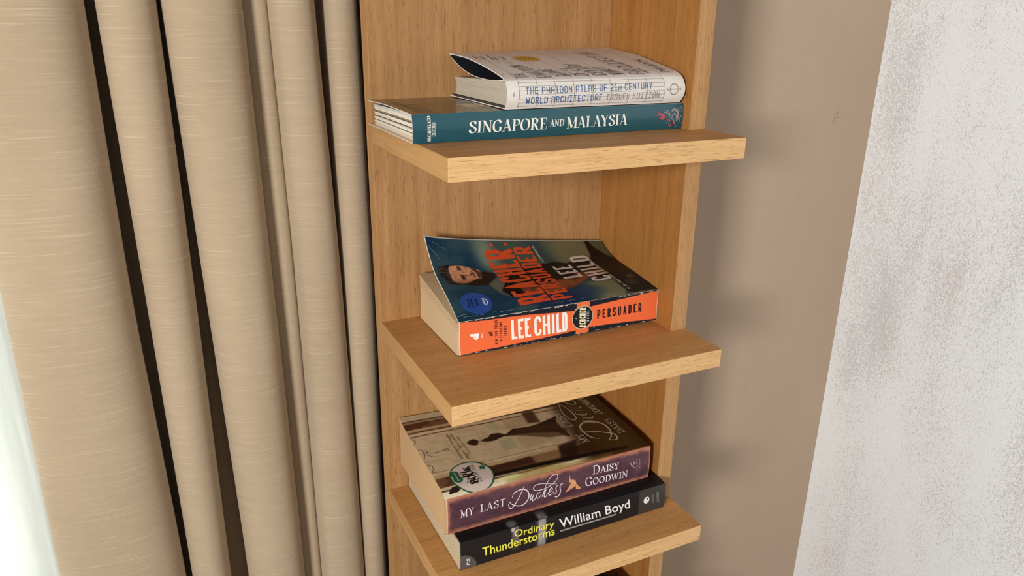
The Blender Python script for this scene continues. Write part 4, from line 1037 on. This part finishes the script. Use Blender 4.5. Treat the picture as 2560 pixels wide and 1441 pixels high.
page_block('page_block', bk, base, .0548, .3505, -.1490, -.0105, Z2 + .0016, lambda u, v: pz_l(v)*(1 - u) + np.interp(v, [0, 1], [-.2262, -.2160])*u, 40, pers_pages, rnd, .00016, .002, 'pages_fine')
# a few leaves standing off the block under the curled cover
for i, (dz, cut) in enumerate([(.0012, .0), (.0030, .10), (.0048, .22)]):
    def leaf(u, v, dz=dz): 
        u, v = np.broadcast_arrays(np.asarray(u, float), np.asarray(v, float))
        z = (pz_l(v) + dz*np.sin(v*np.pi*.9)**1.0)*(1 - u) + np.interp(v, [0, 1], [-.2262, -.2160])*u + .0004
        return np.stack([.0552 + .0004*i + (.3495 - .0552)*u, -.149 + (.149 - .0112)*v, z], -1)
    V, F, C = slab(leaf, 20, 24, .0003, lambda u, v: base_col(u, (196, 173, 140)), (190, 167, 134), (168, 142, 110))
    mk('leaf', V, F, MAT['pages_fine'], bk, base, cols=C, smooth_shade=True)
dc = Decal(pers_spine)
LC = dict(th=.135, gap=.055, wid=.32)
block(dc, 'LEE', part(P['lee_child'], 0, .338), **LC); block(dc, 'CH', part(P['lee_child'], .400, .682), **LC); block(dc, 'i', part(P['lee_child'], .708, .772), .135); block(dc, 'LD', part(P['lee_child'], .798, 1.0), **LC)
dc.mark(); dc.poly(spline(P['dell1'], 4, True)); dc.poly(spline(P['dell2'], 4, True)); plain(dc, 'DELL', P['dell'], .01)
dc.build('white_lettering', ink((244, 240, 232)), cov, base)
dc = Decal(pers_spine)
block(dc, 'PERSUaDER', P['persuader_s'], .145, .28, .40)
for s_, k, b_ in (('NEW YORK TIMES', 'nyt', .008), ('BESTSELLING', 'bests', .008), ('SERIES', 'series', .008)): block(dc, s_, P[k], .15, .24, .42)
plain(dc, '#1', [P['no1'][0], P['no1'][1], tuple((np.array(P['no1'][0]) + np.array(P['no1'][2]))/2*1.0 + (np.array(P['no1'][2]) - np.array(P['no1'][0]))*.25)], .03)
dc.build('black_lettering', ink((26, 20, 22)), cov, base)
c = P['circle'][0]
dc = Decal(pers_spine); dc.disc(c, .0162, .0172, 44, .93); dc.build('roundel_rim', ink((196, 186, 150)), cov, base, 1.3)
dc = Decal(pers_spine); dc.disc(c, .0152, .0161, 44); dc.build('roundel', ink((24, 24, 26)), cov, base, .9, 'black round badge on the orange spine')
dc = Decal(pers_spine); block(dc, 'REACHER', P['reacher_c'], .17, .14, .5); dc.build('badge_lettering', ink((238, 230, 190)), cov, base, 2.0)
dc = Decal(pers_spine); plain(dc, 'A', P['a_c'], .02); block(dc, 'NOVEL', P['novel_c'], .2, .5, .5); dc.build('badge_lettering', ink((176, 182, 184)), cov, base, 2.0)
dc = Decal(pers_top)
block(dc, 'REaCHER', part(P['reacher_t'], 0, .985), .135, .06, .36)
rt = [np.array(x) for x in P['reacher_t']]
for a in (.06, .58):
    o_ = rt[1] + np.array([-.003, .018]) + (rt[2] - rt[0])*a
    dc.tri([o_, o_ + [-.018, 0], o_ + [-.0185, .024], o_ + [-.0008, .024]], [(0, 1, 2, 3)])
block(dc, 'PERSUaDER', P['persuader_t'], .145, .07, .38)
dc.build('title_lettering', ink((206, 74, 34)), cov, base, 1.6)
dc = Decal(pers_top)
LT = dict(th=.14, gap=.11, wid=.42); ct = P['child_t']
block(dc, 'LEE', P['lee_t'], **LT); block(dc, 'CH', part(ct, 0, .395), **LT); block(dc, 'i', part(ct, .465, .545), .14); block(dc, 'LD', part(ct, .605, 1), **LT)
dc.build('author_lettering', ink((206, 196, 184)), cov, base, 1.6)
dc = Decal(pers_top)
block(dc, 'A REACHER NOVEL', P['novel_t'], .2, .3, .55); 
a_ = P['nyt_t']; block(dc, '#1 NEW YORK TIMES BESTSELLING aUTHOR', part(a_, 0, .76), .18, .24, .5)
dc.build('small_lettering', ink((188, 180, 164)), cov, base, 1.6)
dc = Decal(pers_top); c = ((.1124 + .0), .2007)
cs = (.1165, .2020); dc.disc(cs, .0208, .0208, 44); dc.build('blue_sticker', ink((36, 72, 142), .35), cov, base, 1.2, 'round blue sticker printed on the cover')
dc = Decal(pers_top)
plain(dc, 'Now an', P['st1'], .01); plain(dc, 'Original', P['st2'], .01); plain(dc, 'Series', P['st3'], .01)
dc.build('sticker_lettering', ink((14, 22, 46)), cov, base, 2.4)
dc = Decal(pers_top); plain(dc, 'prime', P['prime'], .02); dc.curve(P['smile'], .0013, 6, True); dc.build('sticker_lettering', ink((222, 228, 236)), cov, base, 2.4)
# scuffed folds: white cracks along the spine edges and creases on the cover
r2 = random.Random(11)
dc = Decal(pers_top)
def crack(dc, a, b, n, jit, w, keep=.75):
    a = np.array(a); b = np.array(b); pts = [a + (b - a)*i/n + np.array([0, r2.uniform(-jit, jit)]) for i in range(n+1)]
    i = 0
    while i < n:
        l = r2.randint(1, 5)
        if r2.random() < keep: dc.ribbon(pts[i:i+l+1], w*r2.uniform(.35, 1.0)) if len(pts[i:i+l+1]) > 1 else None
        i += l + (r2.randint(0, 2))
crack(dc, (.03, .045), (.62, .050), 70, .006, .00042, .75); crack(dc, (.70, .035), (.995, .012), 34, .005, .00045, .7)
crack(dc, (.005, .06), (.06, .085), 9, .006, .0005, .9); crack(dc, (.01, .93), (.045, .82), 8, .008, .0004, .9); crack(dc, (.03, .97), (.09, .90), 8, .008, .0004, .9)
dc.build('crease', ink((176, 176, 166), .7), cov, base, 2.0)
dc = Decal(pers_spine)
crack(dc, (.03, .985), (.55, .985), 60, .012, .0007, .5); crack(dc, (.45, .975), (.54, .975), 10, .01, .0014, .8); crack(dc, (.25, .03), (.70, .03), 50, .015, .0005, .4); crack(dc, (.70, .95), (.995, .985), 30, .01, .0006, .7)
dc.ribbon([(.0035, w) for w in np.linspace(.02, .98, 12)], .0011); dc.ribbon([(.9975, w) for w in np.linspace(.05, .95, 12)], .0005)
for q in ((.555, .80, .01), (.563, .045, .02), (.655, .12, .0), (.90, .93, 0)): dc.ribbon([(q[0], q[1]), (q[0]+.006, q[1]+.03)], .0009)
dc.build('crease', ink((232, 218, 200), .7), cov, base, 1.2)

# ------------------------------------------------------------------ black paperback, lowest visible shelf
base = (.195, -.1, Z3)
bk = thing('book', base, 'black paperback with yellow and white spine lettering, bottom book of the lower pair', 'book', 'books lying on the oak shelves')
def p_boyd_spine(u, v):
    C = base_col(u, (33, 30, 31))
    C = over(C, sstep(-.0015, .0015, u - .857), (62, 58, 55))
    s1 = sstep(.345, .355, u)*sstep(.392, .382, u); n = pn(u, v, 160, 5, 5)
    C = over(C, s1*(.7 + .3*n)*sstep(1.3, .1, np.abs(v - .55)), (190, 184, 184)); C = over(C, sstep(.332, .345, u)*sstep(.352, .345, u)*.35, (110, 108, 110))
    s2 = sstep(.222, .235, u)*sstep(.262, .255, u); C = over(C, s2*(.35 + .5*n)*sstep(.0, .6, v), (160, 156, 158))
    C = over(C, blob(u, v, (.232, .93), .008, .07)*.8, (210, 206, 202))
    return over(C, (np.hypot((u - 0)*.325, (v - 0)*.043) < .0225).astype(float), (86, 82, 80))
def p_boyd_top(u, v):
    C = base_col(u, (18, 16, 18)); n = pn(u, v, 120, 30, 8)
    C = over(C, sstep(.350, .360, u)*sstep(.405, .390, u)*(.3 + .6*n)*sstep(.12, .02, v), (180, 172, 168)); C = over(C, blob(u, v, (.236, .035), .022, .03)*.6, (150, 146, 142))
    return C
cov = cover('cover', bk, base, boyd_top, boyd_spine, Z3 + .0002, p_boyd_top, p_boyd_spine, MAT['cover_satin'], res=(160, 60, 300, 30), inner=(226, 218, 204), rim=(40, 36, 36), pbot=lambda u, v: base_col(u, (30, 28, 28)))
def boyd_pages(k, n): r = rnd.uniform(-3, 3); return (190 + r, 171 + r, 144 + r)
page_block('page_block', bk, base, .0300, .3515, -.2100, -.005, Z3 + .0014, lambda u, v: np.full(np.shape(u), -.5082), 34, boyd_pages, rnd, .00016, .001, 'pages_fine')
dc = Decal(boyd_spine); plain(dc, 'William Boyd', P['william'], .006)
a = P['uline']; k_ = .0030; dc.build('author_lettering', ink((240, 238, 236)), cov, base)
dc = Decal(boyd_spine); dc.ribbon(a, .0026); dc.build('underline', ink((150, 146, 144)), cov, base)
dc = Decal(boyd_spine); sh = lambda q: [(p[0] + .001, p[1] - .030) for p in q]
plain(dc, 'William Boyd', sh(P['william']), .006); dc.build('lettering_shadow', ink((120, 116, 116)), cov, base, .5)
dc = Decal(boyd_spine); plain(dc, 'Ordinary', P['ordinary'], .006); plain(dc, 'Thunderstorms', P['thunder'], .006); dc.build('title_lettering', ink((238, 232, 84)), cov, base)
dc = Decal(boyd_spine); plain(dc, 'Ordinary', sh(P['ordinary']), .006); plain(dc, 'Thunderstorms', sh(P['thunder']), .006); dc.build('lettering_shadow', ink((120, 116, 34)), cov, base, .5)
dc = Decal(boyd_spine); plain(dc, 'P.S.', P['ps'], .02); c = P['pball'][0]; dc.disc(c, .0050, .0058, 24); dc.build('small_print', ink((232, 228, 224)), cov, base, 1.2)
dc = Decal(boyd_spine); dc.disc((c[0] + .004, c[1] + .05), .0014, .0014, 12); dc.build('small_print', ink((50, 46, 44)), cov, base, 2.0)
dc = Decal(boyd_spine); plain(dc, 'BLOOMSBURY', P['bt2']); 
plain(dc, 'LONDON', P['bt1']); dc.build('small_print', ink((156, 150, 146)), cov, base, 1.2)

# ------------------------------------------------------------------ purple-spined historical novel on the black one
base = (.178, -.1, -.5060)
bk = thing('book', base, 'thick paperback with mottled purple spine and sepia cover, upper book of the lower pair', 'book', 'books lying on the oak shelves')
def p_daisy_spine(u, v):
    n = pn(u, v, 40, 10, 21, 4); n2 = pn(u, v, 14, 3, 55, 3)
    C = base_col(u, (80, 50, 60)); C = over(C, sstep(.35, .7, n2)*.7, (98, 66, 74)); C = over(C, sstep(.5, .75, pn(u, v, 60, 26, 91))*.25, (60, 34, 42))
    ed = np.minimum(np.minimum(u*7.4, (1 - u)*16), np.minimum(v, (1 - v)*.95))
    m = sstep(.17, .015, ed + (n - .5)*.13)
    C = over(C, m*.92, (186, 122, 92)); C = over(C, sstep(.76, .82, pn(u, v, 130, 26, 6))*.25, (196, 140, 108))
    return over(C, (u < .004).astype(float)*.8, (226, 190, 160))
def p_daisy_top(u, v):
    su, sv = .3175, .1875
    wob = (pn(u, v, 8, 3, 3) - .5)*.01
    bands = [(0, .052, (222, 208, 178)), (.052, .066, (60, 40, 26)), (.066, .092, (206, 188, 156)), (.092, .196, (84, 52, 32)), (.196, .236, (190, 162, 122)), (.236, .262, (212, 190, 154)), (.262, .268, (110, 84, 60)), (.268, .735, (204, 182, 146)),
             (.735, .748, (90, 62, 42)), (.748, .782, (206, 182, 144)), (.782, .800, (64, 40, 26)), (.800, .832, (178, 146, 108)), (.832, .905, (76, 44, 28)), (.905, .922, (150, 118, 86)), (.922, .936, (52, 34, 24)), (.936, 1.01, (186, 164, 132))]
    C = base_col(u, (200, 178, 142))
    for a, b, c in bands: C = over(C, sstep(a - .004, a + .004, v + wob)*sstep(b + .004, b - .004, v + wob), c)
    C = over(C, sstep(.0, .3, pn(u, v, 30, 20, 13) - .42)*.3, (168, 138, 104))
    for x in (.145, .30, .555): C = over(C, blob(u, v*0, (x, 0), .0016, 1, .4)*(v > .3)*(v < .72)*.5, (150, 124, 92))
    for y in (.40, .62): C = over(C, sstep(.006, .002, np.abs(v - y))*(u < .5)*.35, (158, 132, 98))
    C = over(C, inpoly(u, v, P['panel_g1'], .002, su, sv)*.6, (158, 160, 126)); C = over(C, inpoly(u, v, P['panel_g2'], .002, su, sv)*.5, (164, 164, 130))
    C = over(C, inpoly(u, v, [(.45,.30),(.62,.34),(.62,.45),(.45,.47)], .002, su, sv)*.5, (176, 146, 108)); C = over(C, inpoly(u, v, [(.45,.60),(.60,.60),(.60,.73),(.45,.73)], .002, su, sv)*.5, (170, 140, 104))
    C = over(C, inpoly(u, v, P['darkbar'], .002, su, sv), (66, 38, 24)); C = over(C, inpoly(u, v, [(.452,.10),(.60,.10),(.64,.20),(.452,.20)], .004, su, sv)*.85, (146, 112, 74))
    C = over(C, inpoly(u, v, [(.57,.10),(.66,.10),(.70,.27),(.60,.25)], .003, su, sv)*.9, (40, 22, 16)); C = over(C, inpoly(u, v, [(.56,.62),(.62,.60),(.63,.78),(.57,.78)], .003, su, sv)*.85, (60, 36, 22))
    # dark lower end of the cover with a warm glow behind the lettering
    d = sstep(.66, .78, u + .10*(.5 - v)); C = over(C, d, (42, 24, 12)); C = over(C, d*blob(u, v, (.86, .50), .14, .55, .9)*.75, (92, 64, 26))
    fm = inpoly(u, v, P['dress'], .002, su, sv); C = over(C, inpoly(u, v, spline(P['woman'], 4, True), .0008, su, sv), (44, 26, 18)); C = over(C, fm*.7, (74, 48, 28)); C = over(C, inpoly(u, v, [(.46,.545),(.71,.45),(.70,.40),(.46,.52)], .003, su, sv)*.8, (58, 34, 20))
    # light strip and golden haze along the spine
    C = over(C, sstep(.028, .020, v - .02*(u - .3))*sstep(.42, .30, u), (226, 214, 180)); C = over(C, sstep(.17, .10, v)*sstep(.30, .40, u)*sstep(.62, .50, u)*.0, (150, 120, 50))
    C = over(C, inpoly(u, v, [(.28, -.1), (.28, .055), (.45, .085), (.62, .03), (.8, .02), (.8, -.1)], .006, su, sv)*.8*(.5 + .5*pn(u, v, 20, 10, 40)), (150, 122, 52))
    C = over(C, blob(u, v, (.30, .045), .05, .018, .5)*.7, (214, 216, 150)); C = over(C, inpoly(u, v, [(.20,.082),(.62,.060),(.9,.035),(.9,.06),(.62,.10),(.20,.118)], .002, su, sv), (24, 14, 10))
    C = over(C, sstep(.012, .002, v)*sstep(.3, .5, u), (176, 116, 84))
    return C
cov = cover('cover', bk, base, daisy_top, daisy_spine, -.5058, p_daisy_top, p_daisy_spine, MAT['cover_satin'], res=(300, 170, 300, 46), rim=(224, 196, 160), pbot=lambda u, v: base_col(u, (150, 110, 90)))
def daisy_pages(k, n): r = rnd.uniform(-3, 3); return (194 + r, 158 + r, 117 + r)
dzl = smooth(*zip(*vv(-.190, -.0055, [(-.190, -.4522), (-.176, -.4462), (-.155, -.4440), (-.118, -.4425), (-.0506, -.4378), (-.0055, -.4302)])))
page_block('page_block', bk, base, .0180, .3345, -.1900, -.0055, -.5046, lambda u, v: dzl(v)*(1-u) + np.interp(v, [0, .1, 1], [-.4545, -.4520, -.4442])*u, 44, daisy_pages, rnd, .00016, .002, 'pages_fine')
dc = Decal(daisy_spine); dsd = Decal(daisy_spine); dsh = lambda q: [(p[0] + .0008, p[1] - .016) for p in q]
for d_, g_ in ((dc, lambda q: q), (dsd, dsh)):
    roman(d_, 'MY', g_(P['my']), .12, .05, .10); roman(d_, 'LAST', g_(P['last']), .12, .05, .10)
    roman(d_, 'DAISY', g_(P['daisy']), .12, .05, .03, {1, 2, 3, 4}); roman(d_, 'GOODWIN', g_(P['goodwin']), .115, .045, .03, {1, 2, 3, 4, 5, 6})
    for k in sorted(P):
        if k.startswith('du'): d_.curve(g_(P[k][1:]), P[k][0]*.0014, 6, True)
dc.build('spine_lettering', ink((236, 226, 226)), cov, base, 1.4); dsd.build('lettering_shadow', ink((128, 102, 110)), cov, base, .6)
dc = Decal(daisy_spine); dc.poly(spline(P['dancer'], 3, True)); dc.build('dancer_emblem', ink((214, 156, 108)), cov, base, 1.0)
dc = Decal(daisy_spine)
for k in ('hl0', 'hl1'): dc.curve(P[k][1:], P[k][0]*.0007, 6, True)
plain(dc, 'headline', P['hl']); plain(dc, 'REVIEW', P['hl2']); dc.build('publisher_mark', ink((190, 170, 170)), cov, base)
dc = Decal(daisy_top)
roman(dc, 'MY', P['d_my'], .15, .07, .06); roman(dc, 'LAST', P['d_last'], .15, .07, .06); roman(dc, 'DAISY', P['d_daisy'], .14, .06, .08); roman(dc, 'GOODWIN', P['d_goodwin'], .14, .06, .05)
for k in sorted(P):
    if k.startswith('dd'): dc.curve(P[k][1:], P[k][0]*.0040, 6, True)
dc.build('front_lettering', ink((186, 168, 146), .35), cov, base, 1.2)
dc = Decal(daisy_top)
plain(dc, 'Sparkling and thoroughly', P['quote1']); plain(dc, 'engaging. Highly enjoyable', P['quote2']); plain(dc, 'THE SUNDAY TIMES', P['quote3'])
for k in sorted(P):
    if k.startswith('ch') and k != 'chand': dc.curve(P[k][1:], .0008, 6)
dc.curve(P['chand'], .0009, 6); dc.build('small_print', ink((116, 90, 72)), cov, base, 1.1)
dc = Decal(daisy_top); dc.poly(P['inkbl']); dc.build('printed_ribbon', ink((40, 26, 18)), cov, base, 1.0)
c = (.1540, .1430)
dc = Decal(daisy_top); dc.disc(c, .0292, .0292, 56); dc.build('round_sticker', ink((206, 190, 178), .35), cov, base, 1.6, 'round white sticker with a green rim')
dc = Decal(daisy_top); dc.disc(c, .0300, .0300, 64, .935); dc.build('sticker_rim', ink((34, 92, 62), .35), cov, base, 2.2, 'dark green ring')
dc = Decal(daisy_top); s0, s1 = [np.array(q) for q in P['c_spec']]
dc.disc(s0, .0062, .0062, 24); dc.disc(s1, .0062, .0062, 24); m_ = (s0 + s1)/2; dc.disc(m_, .0052, .0052, 20)
L_ = P['c_shop'][0]
for i in range(4):
    a_ = i*math.pi/2 + .5; dc.disc((L_[0] + .0026*math.cos(a_)/dc.Lu, L_[1] + .0026*math.sin(a_)/dc.Lv), .0022, .0022, 12)
dc.ribbon([(L_[0] + .004/dc.Lu, L_[1]), (L_[0] + .001/dc.Lu, L_[1] + .007/dc.Lv)], .0010)
dc.build('sticker_logo', ink((24, 92, 60), .35), cov, base, 2.4)
dc = Decal(daisy_top)
roman(dc, 'BOOK', P['c_book'], .30, .09, .03); roman(dc, 'CLUB', P['c_club'], .18, .07, .03); roman(dc, '2011', P['c_2011'], .16, .07, .03); plain(dc, 'The', P['c_the'])
tv = P['c_tv']; dc.poly([tv[0], tv[1], tv[2], tv[3]])
dc.build('sticker_lettering', ink((24, 20, 22), .35), cov, base, 2.6)
dc = Decal(daisy_top); plain(dc, 'TV', P['c_tvt'], .01); plain(dc, 'Specsavers', P['c_spect']); dc.build('sticker_lettering', ink((214, 204, 196), .35), cov, base, 3.4)

# ------------------------------------------------------------------ dark books below, only a corner shows
Z4 = -.2758*3
def plain_book(name, base, label, xl, xr, yf, yb, z0, z1, rot, cc):
    t = thing(name, base, label, 'book', 'books lying on the oak shelves'); r_ = lambda V: V
    mk('cover', *join([box(xl, xr, yf, yb, z0, z0 + .0018), box(xl, xr, yf, yb, z1 - .0018, z1), box(xl, xr, yf, yf + .0018, z0, z1)]), ink(cc, .45), t, base)
    page_block('page_block', t, base, xl + .003, xr - .003, yf + .002, yb - .003, z0 + .002, lambda u, v: np.full(np.shape(u), z1 - .002), 12, lambda k, n: (206, 190, 164), rnd)
    t.rotation_euler = (0, 0, rot)
    return t
plain_book('book', (.19, -.12, Z4), 'dark grey book lying underneath the near-black book, below the third shelf', .035, .345, -.205, -.02, Z4 + .0004, Z4 + .055, 0, (30, 28, 32))
plain_book('book', (.19, -.19, Z4 + .0552), 'near-black book whose back corner shows under the third shelf', .052, .3290, -.255, -.140, Z4 + .0554, -.7150, -.02, (22, 20, 24))
